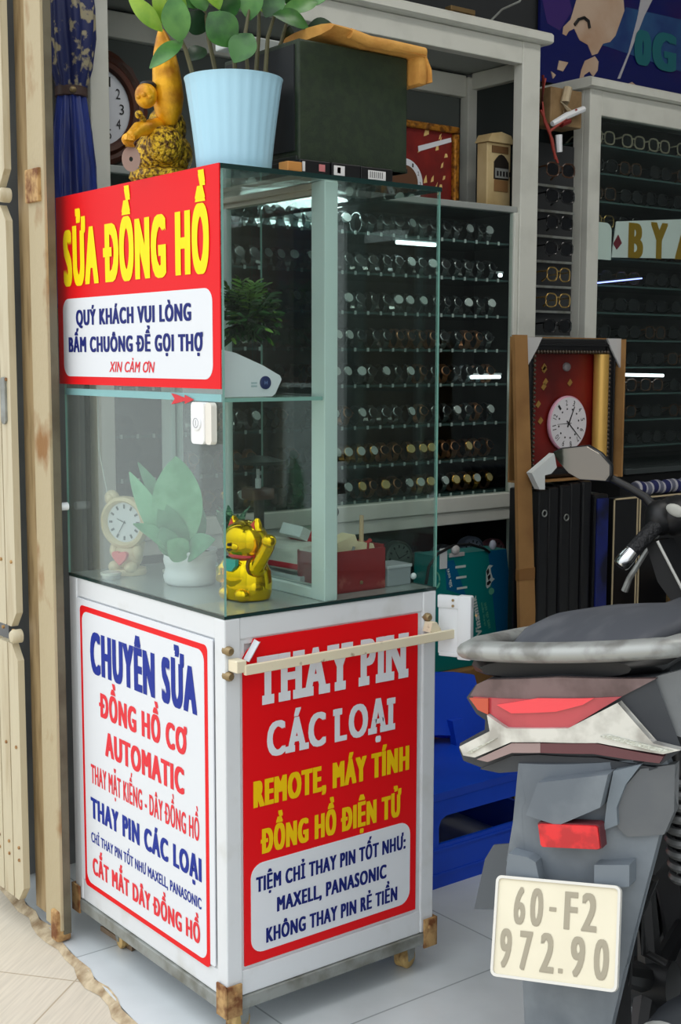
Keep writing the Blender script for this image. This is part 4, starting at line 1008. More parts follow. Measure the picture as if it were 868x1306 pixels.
# it looks towards the street (-x) and a little to the shop
Rb = Matrix.Translation(bc) @ Matrix.Rotation(math.radians(-62), 4, 'Z') @ Matrix.Scale(1.13, 4)
def bear(name, mats, fn, par=t):
    mb = MB(); mb.T = Rb; fn(mb); return mb.build(name, mats, par)
bear('base', M['bear'], lambda m: m.lathe([(.034, 0), (.036, .004), (.034, .012), (.02, .013)], 28))
def body(m):
    m.ball((0, 0, .036), (.030, .024, .030)); m.ball((-.026, -.008, .046), (.010, .012, .016)); m.ball((.026, -.008, .046), (.010, .012, .016))
    m.ball((-.018, -.020, .016), (.013, .015, .012)); m.ball((.018, -.020, .016), (.013, .015, .012)); m.ball((0, .006, .060), (.020, .016, .02))
    m.tube([(0, .016, .02), (0, .026, .06), (0, .018, .09)], [.016, .02, .016], 10)
bear('body', M['bear'], body)
Mh = Matrix.Translation((0, -.006, .103)) @ FR
def headf(m):
    m.lathe([(.02, -.024), (.043, -.020), (.050, -.008), (.052, .006), (.050, .014), (.044, .017), (.040, .012), (.039, .006)], 36, M=Mh, mod=lambda a, k: 1)
    for s_ in (-1, 1): m.ball((s_*.036, 0, .148), (.016, .012, .016)); m.ball((s_*.036, -.009, .148), (.009, .006, .009))
bear('head', M['bear'], headf)
def dialf(m):
    m.lathe([(.0395, .006), (.0005, .0062)], 30, 0, M=Mh)
    for k in range(12):
        a = 2*PI*k/12; Mk = Mh @ Matrix.Rotation(a, 4, 'Z'); w_ = .0022
        m.add([Mk @ Vector(v) for v in ((-w_, .027, .0068), (w_, .027, .0068), (w_, .035, .0068), (-w_, .035, .0068))], [(0, 1, 2, 3)], 1)
    for an, ln, w_ in ((1.2, .018, .0012), (2.6, .026, .001)):
        Mk = Mh @ Matrix.Rotation(an, 4, 'Z'); m.add([Mk @ Vector(v) for v in ((-w_, -.004, .0076), (w_, -.004, .0076), (w_*.6, ln, .0076), (-w_*.6, ln, .0076))], [(0, 1, 2, 3)], 1)
bear('dial', [M['dial'], P('dial_grey', (92, 96, 104), .5)], dialf)
def heartf(m):
    hp_ = [(.016*math.sin(a)**3*1.05, .013*math.cos(a)-.005*math.cos(2*a)-.002*math.cos(3*a)) for a in [2*PI*k/26 for k in range(26)]]
    m.prism(hp_, 0, .009, lambda u, v, w_: (u+.004, -.030-w_, v+.038), 0, True)
bear('heart', P('pink_heart', (232, 112, 116), .4), heartf)
# little round metal tins
for (px_, py_), r, lab in (((140, 733), .022, 'small round silver tin at the far left corner of the glass case'), ((190, 732), .018, 'small round silver tin between the bear clock and the white pot')):
    q = fl_(px_, py_); q.x = max(q.x, .036)
    t2 = thing('metal_tin', lab, 'tin', q)
    q = Vector((q.x, min(q.y, .60), ZB)) if px_ < 150 else Vector((.155, .455, ZB))
    if px_ < 150: q = Vector((.034, .505, ZB))
    t2.location = q
    MB().lathe([(r, 0), (r, .009), (r*.94, .010)], 24, M=Matrix.Translation(q)).build('tin_body', P('tin_metal', (190, 194, 194), .25, metal=.8), t2)
    MB().lathe([(r*1.04, .0095), (r*1.04, .014), (r*.9, .0155), (.0005, .0155)], 24, M=Matrix.Translation(q)).build('lid', P('tin_lid', (214, 214, 206), .35, metal=.3), t2)
# white dimpled pot with big pale leaves
q = Vector((.142, .352, ZB))
t = thing('leafy_plant', 'broad leaved pale green artificial plant in a round white dimpled pot', 'plant', q)
dm = lambda a, k: 1+.014*math.cos(34*a+(k % 2)*PI)
hpot = .074
MB().lathe([(.049, 0), (.054, .004)]+[(.055+.002*math.sin(i), .008+.0056*i) for i in range(11)]+[(.058, hpot-.004), (.058, hpot), (.055, hpot), (.054, hpot-.010)], 72, M=Matrix.Translation(q), mod=lambda a, k: dm(a, k) if 2 <= k <= 12 else 1).build('pot', P('dimpled_white', (232, 234, 236), .45), t)
MB().lathe([(.0545, hpot-.010), (.001, hpot-.008)], 24, M=Matrix.Translation(q)).build('filler', M['soil'], t)
lg = [leafmat('pale_sage_leaf', (128, 190, 146), (98, 164, 118), .45), leafmat('sage_leaf', (92, 150, 112), (72, 130, 94), .45)]
mb = MB()
def big(base, tip, wpx, yb, yt, mi, curl, sh=.5, nrm=(-.6, -.75, .25), fold=.12):
    b_ = U(*base, 'y', yb); t_ = U(*tip, 'y', yt); mb.leaf(b_, t_, wpx/720.*1.3, nrm, curl, fold, mi, 14, sh, .001)
big((232, 712), (224, 582), 58, .34, .34, 0, .06, .55); big((226, 712), (165, 602), 26, .36, .42, 0, .10, .45); big((222, 665), (176, 590), 18, .36, .42, 1, .05, .4); big((228, 714), (170, 668), 30, .33, .36, 0, .12, .45, (-.3, -.4, .9))
big((238, 714), (274, 688), 34, .32, .25, 1, .15, .5, (-.5, -.5, .7)); big((236, 714), (205, 640), 34, .34, .35, 1, .08, .5); big((238, 712), (214, 690), 30, .31, .31, 0, .1, .5, (-.6, -.6, .5)); big((236, 712), (254, 640), 34, .36, .36, 1, .06, .5); big((226, 712), (205, 672), 26, .32, .33, 1, .12, .5)
mb.build('leaves', lg, t)
mb = MB()
for dx, dy in ((0, 0), (-.01, .008), (.01, -.006), (.004, .012)): mb.tube([(q.x+dx, q.y+dy, ZB+.055), (q.x+dx*1.4, q.y+dy*1.4, ZB+.085)], .003, 6)
mb.build('stems', M['stem'], t)
# darker striped plant between pot and cat
q = Vector((.198, .268, ZB))
t = thing('striped_plant', 'dark green striped plant behind the gold cat and the white pot', 'plant', q)
MB().lathe([(.030, 0), (.034, .045), (.036, .06), (.033, .06), (.031, .05), (.001, .05)], 24, M=Matrix.Translation(q)).build('pot', P('dark_pot', (60, 66, 62), .5), t)
mb = MB(); random.seed(12)
ls = P('striped_leaf', (40, 98, 70), .4, noise=((120, 170, 130), 60, .52, .58), stretch=(1, 1, 4))
for k in range(14):
    a = 2*PI*k/14+random.uniform(-.2, .2); b_ = q+Vector((0, 0, .05)); d = Vector((math.cos(a)*.035, math.sin(a)*.04, random.uniform(.08, .125)))
    tp_ = b_+d; tp_.x = min(tp_.x, .228); mb.leaf(b_, tp_, .028, (-math.cos(a)*.5-.3, -math.sin(a)*.5-.3, .6), .12, .12, 0, 8, .5)
mb.build('leaves', ls, t)
# golden beckoning cat
q = Vector((.140, .132, ZB))
t = thing('beckoning_cat', 'shiny gold beckoning cat with red collar at the front corner of the case', 'figurine', q)
Rc = Matrix.Translation(q) @ Matrix.Rotation(math.radians(-80), 4, 'Z') @ Matrix.Scale(1.13, 4)
def cat(name, mats, fn):
    mb = MB(); mb.T = Rc; fn(mb); return mb.build(name, mats, t)
cg = P('mirror_gold', (240, 196, 18), .12, metal=.9)
def cbody(m):
    m.lathe([(.030, 0), (.040, .002), (.043, .012), (.044, .030), (.041, .050), (.034, .066), (.028, .074), (.024, .080)], 32, mod=lambda a, k: 1+.05*math.cos(2*a))
    for s_ in (-1, 1): m.ball((s_*.020, -.030, .012), (.015, .016, .013), 0, 16); m.ball((s_*.031, -.006, .022), (.015, .024, .022), 0, 16)
    m.ball((0, -.012, .042), (.032, .034, .034), 0, 20)
    m.tube([(-.026, -.018, .066), (-.034, -.030, .050), (-.022, -.042, .038)], [.011, .011, .010], 12)
cat('body', cg, cbody)
def chead(m):
    m.ball((0, -.004, .104), (.044, .038, .036), 0, 24)
    for s_ in (-1, 1):
        m.loft([[Vector((s_*.023+.018*math.cos(a_), -.004+.011*math.sin(a_), .124)) for a_ in [2*PI*k/10 for k in range(10)]], [Vector((s_*.027+.012*math.cos(a_), -.004+.008*math.sin(a_), .136)) for a_ in [2*PI*k/10 for k in range(10)]], [Vector((s_*.030+.003*math.cos(a_), -.003+.003*math.sin(a_), .145)) for a_ in [2*PI*k/10 for k in range(10)]]])
    m.ball((-.008, -.037, .096), (.010, .007, .008)); m.ball((.008, -.037, .096), (.010, .007, .008))
cat('head', cg, chead)
cat('ear_lining', P('ear_red', (206, 44, 34), .4), lambda m: [m.prism([(s_*.024-.009, .126), (s_*.024+.009, .126), (s_*.029, .141)], -.003, .003, lambda u, v, w_: (u, -.0125+w_*.6-(v-.128)*-.25, v)) for s_ in (-1, 1)])
def cface(m):
    for s_ in (-1, 1): m.tube([(s_*.020, -.034, .107), (s_*.015, -.037, .111), (s_*.010, -.038, .107)], .0016, 6)
    m.ball((0, -.044, .100), (.004, .003, .003)); m.tube([(-.006, -.043, .092), (0, -.044, .089), (.006, -.043, .092)], .0012, 6)
cat('face', M['ink'], cface)
cat('collar', P('collar_red', (206, 44, 60), .4), lambda m: m.lathe([(.029, .074), (.033, .076), (.033, .081), (.029, .083)], 30))
cat('bib', P('bib_teal', (44, 152, 140), .4), lambda m: m.prism([(-.014, .074), (.014, .074), (.016, .064), (.008, .054), (-.008, .054), (-.016, .064)], .034, .042, lambda u, v, w_: (u, -w_-(.074-v)*.25, v)))
def carm(m):
    m.ball((.036, -.012, .060), (.017, .017, .018), 0, 16)
    m.tube([(.036, -.014, .056), (.047, -.016, .070), (.060, -.017, .087), (.071, -.018, .102), (.077, -.021, .111)], [.013, .0125, .0115, .0115, .010], 14)
    m.ball((.077, -.022, .111), (.0125, .013, .012), 0, 14)
cat('raised_arm', cg, carm)
cat('shoulder_ring', P('joint_brown', (96, 62, 26), .4), lambda m: m.lathe([(.0165, -.003), (.0185, -.003), (.0185, .003), (.0165, .003)], 24, M=Matrix.Translation((.031, -.012, .060)) @ Matrix.Rotation(PI/2-.25, 4, 'Y'), cap=False))
# plastic tray, tissue pack, medicine box behind the frame post
wt = thing('white_tray', 'long white tray under the paper packs, left of the door post', 'tray', (.24, .2, ZB))
tr = (U(345, 742, 'z', ZB), U(398, 758, 'z', ZB))
# tray runs along the sill just inside the door
mb = MB().box(.276, .345, .14, .40, ZB, ZB+.004)
for q_ in ((.276, .280, .14, .40), (.341, .345, .14, .40), (.280, .341, .14, .144), (.280, .341, .396, .40)): mb.box(q_[0], q_[1], q_[2], q_[3], ZB+.004, ZB+.028)
mb.build('tray', P('tray_white', (222, 226, 228), .4), wt)
t = thing('paper_pack', 'white paper pack with a red band lying on the white tray', 'pack', (.31, .24, ZB+.03))
Rp = Matrix.Translation((.312, .235, ZB+.030)) @ Matrix.Rotation(.1, 4, 'Z')
mb = MB(); mb.T = Rp; mb.box(-.031, .031, -.085, .12, 0, .062, bev=.014); mb.build('wrapper', P('wrapper_white', (226, 222, 214), .6, bump=.4, bscale=40), t)
mb = MB(); mb.T = Rp; mb.box(-.0318, .0318, -.0858, .05, .006, .024, bev=.006); mb.build('red_band', P('band_red', (206, 44, 60), .5), t)
t = thing('medicine_box', 'small red and white box tilted on top of the paper pack', 'box', (.318, .21, ZB+.095))
Rp = Matrix.Translation((.322, .215, ZB+.1085)) @ Matrix.Rotation(.45, 4, 'Y') @ Matrix.Rotation(.2, 4, 'Z')
mb = MB(); mb.T = Rp; mb.box(-.020, .008, -.03, .03, -.012, .012, bev=.001); mb.build('white_half', M['white'], t)
mb = MB(); mb.T = Rp; mb.box(.008, .026, -.0302, .0302, -.0122, .0122, bev=.001); mb.build('red_half', P('box_red', (206, 48, 66), .5), t)
# red tool box with its contents
r0, r1 = U(420, 756, 'y', .055).x, U(492, 752, 'y', .055).x
zt2 = U(456, 702, 'y', .055).z
M['maroon'] = P('stained_maroon', (138, 44, 46), .55, noise=((176, 110, 96), 14, .60, .68), bump=.1)
t = thing('red_tool_box', 'open stained dark red box of tools and scraps behind the shop glass', 'box', ((r0+r1)/2, .1, ZB))
mb = MB(); ya, yb2 = .058, .165
mb.box(r0, r1, ya, ya+.004, ZB, zt2); mb.box(r0, r1, yb2-.004, yb2, ZB, zt2-.004); mb.box(r0, r0+.004, ya+.004, yb2-.004, ZB, zt2-.006); mb.box(r1-.004, r1, ya+.004, yb2-.004, ZB, zt2+.006); mb.box(r0, r1, ya, yb2, ZB, ZB+.004)
mb.build('box', M['maroon'], t)
MB().lathe([(.004, 0), (.004, .002), (.002, .003)], 12, M=Matrix.Translation(((r0+r1)/2+.01, ya, ZB+.018)) @ FR).build('rivet', M['bolt'], t)
s0, s1 = U(460, 720, 'y', .10), U(461, 657, 'y', .11)
tag(MB().tube([Vector((s0.x, .10, ZB+.02)), s0, s1], [.0055, .0055, .0045], 8).build('wooden_stick', P('pale_stick', (186, 164, 130), .6)), 'upright wooden stick standing in the red tool box', 'stick')
t = thing('paper_scrap', 'crumpled cream paper bag sticking out of the red tool box', 'paper', (r0+.03, .12, ZB+.05))
mb = MB()
a_ = [U(x, y, 'y', .10) for x, y in ((425, 692), (447, 681), (450, 690), (470, 692), (474, 704), (440, 712), (425, 706))]
mb.prism([(v.x, v.z) for v in a_], -.13, -.085, MR, 0); mb.build('paper', P('cream_paper', (222, 210, 172), .8, bump=.5, bscale=50), t)
t = thing('blue_pliers', 'dark blue tool handle leaning in the red tool box', 'tool', (r0+.012, .10, ZB+.04))
MB().tube([(r0+.03, .085, ZB+.01), (r0+.014, .082, ZB+.06), (r0+.008, .08, zt2+.014)], [.006, .007, .005], 8).build('handle', P('tool_blue', (52, 64, 96), .5), t)
MB().tube([(r0+.045, .072, ZB+.01), (r0+.06, .072, ZB+.05), (r0+.075, .070, zt2+.006)], [.003, .003, .003], 6).build('jaw', M['steel'], t)
tag(MB().tube([(r1-.03, .09, ZB+.012), (r1-.024, .088, zt2+.008), (r1-.014, .09, zt2+.012)], .005, 6).build('red_string', P('string_red', (170, 40, 40), .6)), 'short red string at the right rim of the red tool box', 'string')
# clear plastic box and black adaptor
c0, c1 = U(493, 748, 'y', .06).x, U(524, 746, 'y', .06).x
zt3 = U(505, 722, 'y', .06).z
t = thing('clear_box', 'small clear plastic box right of the red tool box', 'box', ((c0+c1)/2, .09, ZB))
cp = P('clear_plastic', (206, 214, 218), .25, alpha=.42)
mb = MB().box(c0+.002, c1, .060, .120, ZB, zt3, bev=.003); mb.build('tub', cp, t)
MB().box(c0, c1+.002, .058, .122, zt3-.005, zt3+.002, bev=.002).build('lid', P('clear_lid', (216, 222, 224), .25, alpha=.5), t)
d0, d1 = c1+.004, min(U(551, 742, 'y', .07).x, CB-T-.006)
t = thing('black_adaptor', 'small black adaptor with a white knob at the right end of the case', 'adaptor', ((d0+d1)/2, .08, ZB))
MB().box(d0, d1, .066, .115, ZB, ZB+.034, bev=.003).build('body', M['black'], t)
MB().ball((d0+.004, .062, ZB+.016), (.007, .006, .007)).build('knob', M['white'], t)
# small press on a stand at the back
q = Vector((.345, .50, ZB))
t = thing('watch_press', 'brown watch press with a white post at the back of the glass case', 'tool', q)
b_ = U(330, 630, 'y', .5)
MB().lathe([(.036, 0), (.036, .012), (.030, .016), (.012, .020), (.012, b_.z-ZB-.01)], 24, M=Matrix.Translation((b_.x, .5, ZB))).build('base', P('press_iron', (60, 58, 56), .5), t)
MB().box(b_.x-.034, b_.x+.028, .475, .525, b_.z-.012, b_.z+.014, bev=.004).build('brown_block', P('brown_block', (84, 56, 46), .5), t)
MB().lathe([(.007, 0), (.007, .022), (.004, .024), (.004, .045)], 12, M=Matrix.Translation((b_.x-.002, .5, b_.z+.014))).build('white_post', M['white'], t)
MB().lathe([(.010, .075), (.055, .070), (.058, .078), (.02, .088), (.004, .09)], 24, M=Matrix.Translation((b_.x+.002, .5, b_.z))).lathe([(.004, .045), (.004, .075)], 8, M=Matrix.Translation((b_.x-.002, .5, b_.z))).build('top_disc', P('dark_disc', (44, 54, 52), .3), t)
# cord hanging inside the case
tag(MB().tube([(.06, .60, 1.235), (.055, .59, 1.12), (.075, .585, 1.0), (.09, .58, ZB+.11)], .0018, 6).build('thin_cord', P('pale_cord', (190, 194, 188), .6)), 'thin pale cord hanging behind the bear clock inside the case', 'cord')

# ------------------------------------------------------------------ blue umbrella
M['umb'] = P('blue_satin', (26, 50, 132), .38, noise=((14, 26, 84), 6, .4, .65), stretch=(3, 3, .7))
M['umb_f'] = P('floral_navy_cloth', (28, 40, 96), .5, noise=((170, 160, 130), 36, .53, .60))
ux, uy = .184, .945
t = thing('folded_umbrella', 'folded blue umbrella with a floral band hanging at the left of the sign', 'umbrella', (ux, uy, 1.4))
rnd = [random.uniform(-1, 1) for _ in range(40)]
def pleat(amp, n_, ph): return lambda a, k: 1+amp*math.cos(n_*a+ph+.35*k)+.5*amp*math.cos(5*a+1.3*k)
Mu = Matrix.Translation((ux, uy, 0))
zt_ = U(90, 118, 'y', uy).z
low = [(.010, 1.40), (.044, 1.44), (.056, 1.52), (.058, 1.62), (.056, 1.70), (.052, 1.78), (.044, 1.86), (.036, 1.92), (.031, zt_)]
MB().lathe(low, 72, M=Mu, mod=pleat(.10, 11, 0)).build('lower_canopy', M['umb'], t)
upp = [(.031, zt_), (.046, zt_+.06), (.056, zt_+.13), (.058, zt_+.20), (.050, zt_+.27), (.042, zt_+.36), (.030, zt_+.46)]
MB().lathe(upp, 72, M=Mu, mod=pleat(.13, 8, 1)).build('floral_canopy', M['umb_f'], t)
MB().lathe([(.036, zt_-.012), (.039, zt_-.010), (.039, zt_+.010), (.036, zt_+.012)], 30, M=Mu).build('tie_band', P('brown_band', (74, 56, 52), .5), t)
MB().ball((ux-.014, uy-.038, zt_), (.009, .006, .008)).build('tie_stud', M['bolt'], t)
MB().tube([(ux, uy, 1.36), (ux, uy, 2.62), (ux+.01, uy, 2.66), (ux+.04, uy+.01, 2.66), (ux+.05, uy+.02, 2.62)], .006, 8).build('shaft', M['steel'], t)

# ------------------------------------------------------------------ frames, clock and bits standing beside the watch cabinet
t = thing('cardboard_strip', 'tall strip of brown cardboard standing against the right end of the watch cabinet', 'cardboard', (1.36, .585, 0))
k1 = P('brown_cardboard', (158, 116, 66), .75, noise=((136, 96, 52), 9, .4, .7))
xa, xb = U(655, 500, 'y', .585).x, U(671, 500, 'y', .585).x; ztop = U(664, 427, 'y', .585).z
xa2, xb2 = U(663, 800, 'y', .585).x, U(683, 800, 'y', .585).x; zlow = U(670, 800, 'y', .585).z
ex_ = lambda x_t, x_l, z: x_t+(x_l-x_t)*(ztop-z)/(ztop-zlow)
MB().prism([(xa2, .0), (xb2, .0), (xb2, zlow), (xb, ztop), (xa, ztop), (xa2, zlow)], 0, .012, lambda u, v, w_: (u, .585+w_, v)).build('board', k1, t)
zt1 = U(668, 735, 'y', .585).z
MB().prism([(ex_(xa, xa2, zt1)-.001, zt1-.012), (ex_(xb, xb2, zt1)+.001, zt1-.012), (ex_(xb, xb2, zt1)+.001, zt1+.022), (ex_(xa, xa2, zt1)-.001, zt1+.022)], -.001, .0135, lambda u, v, w_: (u, .585+w_, v)).build('tape', P('brown_tape', (134, 92, 46), .5), t)
# framed pendulum clock in its open carton
yk = .60
A = lambda px, py, y=yk: U(px, py, 'y', y)
x0, x1, z1 = A(672, 432).x, A(796, 432).x, A(735, 430).z; z0 = A(735, 612).z
t = thing('framed_clock', 'black framed red pendulum clock with a white dial in an open carton', 'clock', ((x0+x1)/2, yk+.05, z0))
mb = MB().box(x0, x1, yk+.062, yk+.068, z0, z1).box(x1-.012, x1-.006, yk-.012, yk+.062, z0, z1-.004).box(x0, x1-.012, yk+.0, yk+.062, z0, z0+.006)
mb.build('carton', k1, t)
fx0, fx1 = x0+.006, x1-.016
M['ebony'] = P('black_frame', (20, 20, 22), .3)
mb = MB(); fw = .045
zb0 = z0+.008; zt0 = z1-.004
for (a, b, c, d) in ((fx0, fx0+fw, zb0, zt0), (fx1-fw, fx1, zb0, zt0), (fx0+fw, fx1-fw, zt0-fw, zt0), (fx0+fw, fx1-fw, zb0, zb0+.03)): mb.box(a, b, yk+.012, yk+.05, c, d, bev=.012)
for (a, b, c, d) in ((fx0+.012, fx0+.02, zb0, zt0-.02), (fx1-.02, fx1-.012, zb0, zt0-.02), (fx0+.02, fx1-.02, zt0-.022, zt0-.014)): mb.box(a, b, yk+.006, yk+.02, c, d, bev=.004)
mb.build('frame', M['ebony'], t)
mb = MB()
q0, q1 = fx0+fw-.008, fx1-fw+.008
zz = zb0+.03
while zz < zt0-fw: mb.ball((q0, yk+.010, zz), .005, 0, 8); mb.ball((q1, yk+.010, zz), .005, 0, 8); zz += .013
xx = q0
while xx < q1: mb.ball((xx, yk+.010, zt0-fw+.006), .005, 0, 8); xx += .013
tag(mb.build('beading', P('bronze_bead', (66, 54, 40), .35), t), kind='stuff')
mb = MB().box(fx0+fw-.01, fx1-fw+.01, yk+.0515, yk+.060, zb0+.03, zt0-fw)
mb.build('red_back', P('lacquer_red', (122, 26, 18), .4, noise=((84, 16, 12), 6, .4, .7)), t)
mb = MB(); random.seed(31)
mq = lambda u, v, w_: (u, yk+.0512-w_, v)
for k in range(12):
    s_ = -1 if k % 2 else 1; cxm = (fx0+fw+fx1-fw)/2-.02
    u = cxm+s_*random.uniform(.045, .085); v = random.uniform(zb0+.14, zt0-fw-.04); mb.prism([(u-.010, v), (u, v-.008), (u+.012, v+.004), (u+.002, v+.014)], 0, .002, mq)
mb.build('gilt_motifs', P('gilt_motif', (176, 136, 70), .35, metal=.4), t)
cxp = A(764, 520, yk+.03)
MB().lathe([(.023, zb0+.03-z0), (.023, zt0-fw-z0)], 20, M=Matrix.Translation((cxp.x, yk+.027, z0))).build('gold_column', P('brushed_brass', (222, 176, 92), .35, metal=.45), t)
dc = A(723, 540, yk+.04); Md = Matrix.Translation((dc.x, yk+.044, dc.z)) @ FR
rx = .082
mb = MB().lathe([(rx, 0), (rx, .006), (rx*.96, .009)], 40, 2, M=Md).lathe([(rx*.95, .0092), (.0005, .0094)], 40, 0, M=Md)
rot = Matrix.Rotation(math.radians(75), 4, 'Z')
for k in range(12):
    a = PI/2-2*PI*(k+1)/12; s_ = str(k+1); Mk = Md @ Matrix.Rotation(a-PI/2+math.radians(70), 4, 'Z')
    wd = .008 if len(s_) == 1 else .014
    text(mb, s_, -wd/2, wd/2, rx*.66, rx*.66+.016, lambda u, v, w_: Mk @ Vector((u, v, w_)), .0098, 1, 0)
    mb.add([Mk @ Vector(v) for v in ((-.0028, rx*.50, .0099), (.0028, rx*.50, .0099), (.0028, rx*.56, .0099), (-.0028, rx*.56, .0099))], [(0, 1, 2, 3)], 1)
for an, ln, w_ in ((-.45, .055, .003), (-2.3, .072, .0022), (1.6, .05, .001)):
    Mk = Md @ Matrix.Rotation(an, 4, 'Z'); mb.add([Mk @ Vector(v) for v in ((-w_, -.012, .0106), (w_, -.012, .0106), (w_*.5, ln, .0106), (-w_*.5, ln, .0106))], [(0, 1, 2, 3)], 1)
mb.lathe([(.005, .0106), (.003, .012)], 10, 1, M=Md)
mb.build('dial', [P('dial_white', (216, 212, 214), .4), M['ink'], P('dial_pink_rim', (206, 150, 170), .4)], t)
for s_, xc in ((1, fx0-.004), (-1, fx1+.004)):
    mb = MB().prism([(xc, zt0+.002), (xc+s_*.062, zt0+.002), (xc+s_*.042, zt0-.03), (xc, zt0-.085)], .010, .016, lambda u, v, w_: (u, yk+.012-w_+.006, v)); mb.build('corner_pad', P('foam_grey', (188, 186, 184), .7), t)
MB().ball(A(722, 468, yk+.05), (.016, .012, .014)).build('crystal', P('crystal', (170, 164, 164), .1, trans=.5), t)
q_ = A(782, 592, yk-.02)
tag(MB().ball((q_.x, yk-.035, q_.z), (.040, .025, .010)).build('red_cushion', P('dark_red_felt', (128, 30, 18), .8), None), 'small dark red felt pad at the foot of the framed clock', 'cushion') if 0 else None

# stack of dark frames standing on edge below the clock
def dark_frame(x0, x1, yf, yb, h, label, art=None, rings=()):
    t = thing('picture_frame', label, 'picture frame', ((x0+x1)/2, (yf+yb)/2, 0), 'dark frames stacked on edge')
    mb = MB(); c = .028
    for (a, b, z_0, z_1) in ((yf, yf+c, 0, h), (yb-c, yb, 0, h), (yf+c, yb-c, 0, c), (yf+c, yb-c, h-c, h)): mb.box(x0, x1, a, b, z_0, z_1, bev=.006)
    mb.build('moulding', M['ebony'], t)
    MB().box((x0+x1)/2-.004, (x0+x1)/2+.004, yf+c, yb-c, c, h-c).build('picture', art or P('frame_back', (34, 32, 32), .6), t)
    for z_ in rings:
        p = [Vector(((x0+x1)/2+.009*math.cos(a), yf-.003, z_+.009*math.sin(a))) for a in [2*PI*k/14 for k in range(15)]]
        MB().tube(p, .0022, 6).build('hanging_ring', M['steel'], t)
    return t
yf = .58
S_ = lambda px, py=660, y=yf: U(px, py, 'y', y).x
ztk = z0-.003
xs = [S_(p) for p in (686, 700, 714, 728, 742, 754)]
where = ['first', 'second', 'third', 'fourth', 'fifth']
for k in range(5):
    zr_ = [U(690, 655, 'y', yf).z] if k == 0 else ([U(720, 660, 'y', yf).z] if k == 2 else [])
    dark_frame(xs[k]+.001, xs[k+1]-.001, yf+.004*(k % 2), .70, ztk-.004*(4-k), 'black frame on edge below the framed clock, %s of five from the cardboard strip' % where[k], rings=zr_)
xb_ = (S_(755), S_(772))
zb_ = U(763, 630, 'y', yf).z
dark_frame(xb_[0], xb_[1], yf-.01, .70, zb_, 'frame on edge with a deep blue printed side, right of the black frames', rings=())
o = MB().box(xb_[0]+.004, xb_[1]-.006, yf-.016, yf-.0105, .05, zb_-.012, bev=.001); o.build('printed_side', P('blue_print', (22, 34, 104), .3, noise=((14, 16, 40), 9, .45, .62)), bpy.data.objects[[ob.name for ob in C.objects if ob.get('label', '').startswith('frame on edge with a deep')][0]])
# white foam corner guard
g0 = [U(x, y, 'y', yf-.02) for x, y in ((675, 603), (704, 578), (707, 596), (700, 604), (692, 606), (692, 624), (685, 624))]
tag(MB().prism([(v.x, v.z) for v in g0], 0, .02, lambda u, v, w_: (u, yf-.008-w_, v)).build('corner_guard', P('white_foam', (214, 218, 216), .6)), 'white foam corner guard on the top corner of the first black frame', 'corner guard')
# pair of black frames with cream lines
for (pa, pb, pt_, y, lab) in ((782, 813, 636, .61, 'narrow black frame with a cream border line behind the bike grip'), (815, 905, 634, .61, 'wide black frame with a cream border line under the striped cloth roll')):
    xa, xb, zt3_ = U(pa, 650, 'y', y).x, U(pb, 650, 'y', y).x, U(pa, pt_, 'y', y).z
    t = thing('lined_frame', lab, 'picture frame', ((xa+xb)/2, y+.02, 0), 'black frames with cream lines')
    MB().box(xa, xb, y, y+.03, 0, zt3_, bev=.002).build('panel', M['ebony'], t)
    mb = MB(); l_ = .005
    for (a, b, c, d) in ((xa, xa+l_, .02, zt3_), (xb-l_, xb, .02, zt3_), (xa, xb, zt3_-l_, zt3_)): mb.box(a, b, y-.002, y+.001, c, d)
    mb.build('cream_line', P('cream_line', (196, 178, 142), .5), t)
# striped cloth roll on the frames
def stripes(name):
    m = P(name, (150, 152, 160), .7); nt = m.node_tree; N = nt.nodes; L = nt.links
    tc = N.new('ShaderNodeTexCoord'); sp = N.new('ShaderNodeSeparateXYZ'); mo = N.new('ShaderNodeMath'); mo.operation = 'MULTIPLY'; mo.inputs[1].default_value = 17
    fr = N.new('ShaderNodeMath'); fr.operation = 'FRACT'; cr = N.new('ShaderNodeValToRGB'); cr.color_ramp.interpolation = 'CONSTANT'
    e = cr.color_ramp.elements; e[0].color = lin((24, 30, 84)); e[0].position = 0; e[1].color = lin((168, 168, 176)); e[1].position = .38
    for p_, c in ((.5, (96, 98, 116)), (.82, (176, 174, 178))): k = e.new(p_); k.color = lin(c)
    L.new(tc.outputs['Object'], sp.inputs[0]); L.new(sp.outputs['X'], mo.inputs[0]); L.new(mo.outputs[0], fr.inputs[0]); L.new(fr.outputs[0], cr.inputs[0]); L.new(cr.outputs[0], N['Principled BSDF'].inputs['Base Color'])
    return m
ra, rb_ = U(806, 628, 'y', .64), U(900, 612, 'y', .64)
zs_ = max(U(815, 634, 'y', .6).z, 0)+.022
mb = MB(); path = [Vector((ra.x+(rb_.x-ra.x)*q, .632, zs_+.003*math.sin(30*q))) for q in [k/24 for k in range(25)]]
mb.tube(path, [.021+.0016*math.sin(k*2.1) for k in range(25)], 16)
tag(mb.build('striped_roll', stripes('navy_grey_stripes')), 'rolled cloth with navy and grey stripes lying on top of the wide black frame', 'cloth roll')
bkx = U(866, 760, 'y', .50)
t = thing('woven_basket', 'tan and green woven basket at the right edge behind the bike', 'basket', (bkx.x+.03, .50, 0))
bm_ = P('wicker', (132, 92, 52), .7, noise=((86, 92, 50), 8, .45, .6), stretch=(30, 30, 2), bump=.4, bscale=8)
mb = MB().lathe([(.10, 0), (.105, .02), (.125, .3), (.132, .50), (.128, bkx.z+.03), (.118, bkx.z+.03), (.115, .3), (.09, .02), (.001, .02)], 60, M=Matrix.Translation((bkx.x+.085, .45, 0)), mod=lambda a, k: 1+.02*math.cos(30*a)); mb.build('basket_body', bm_, t)

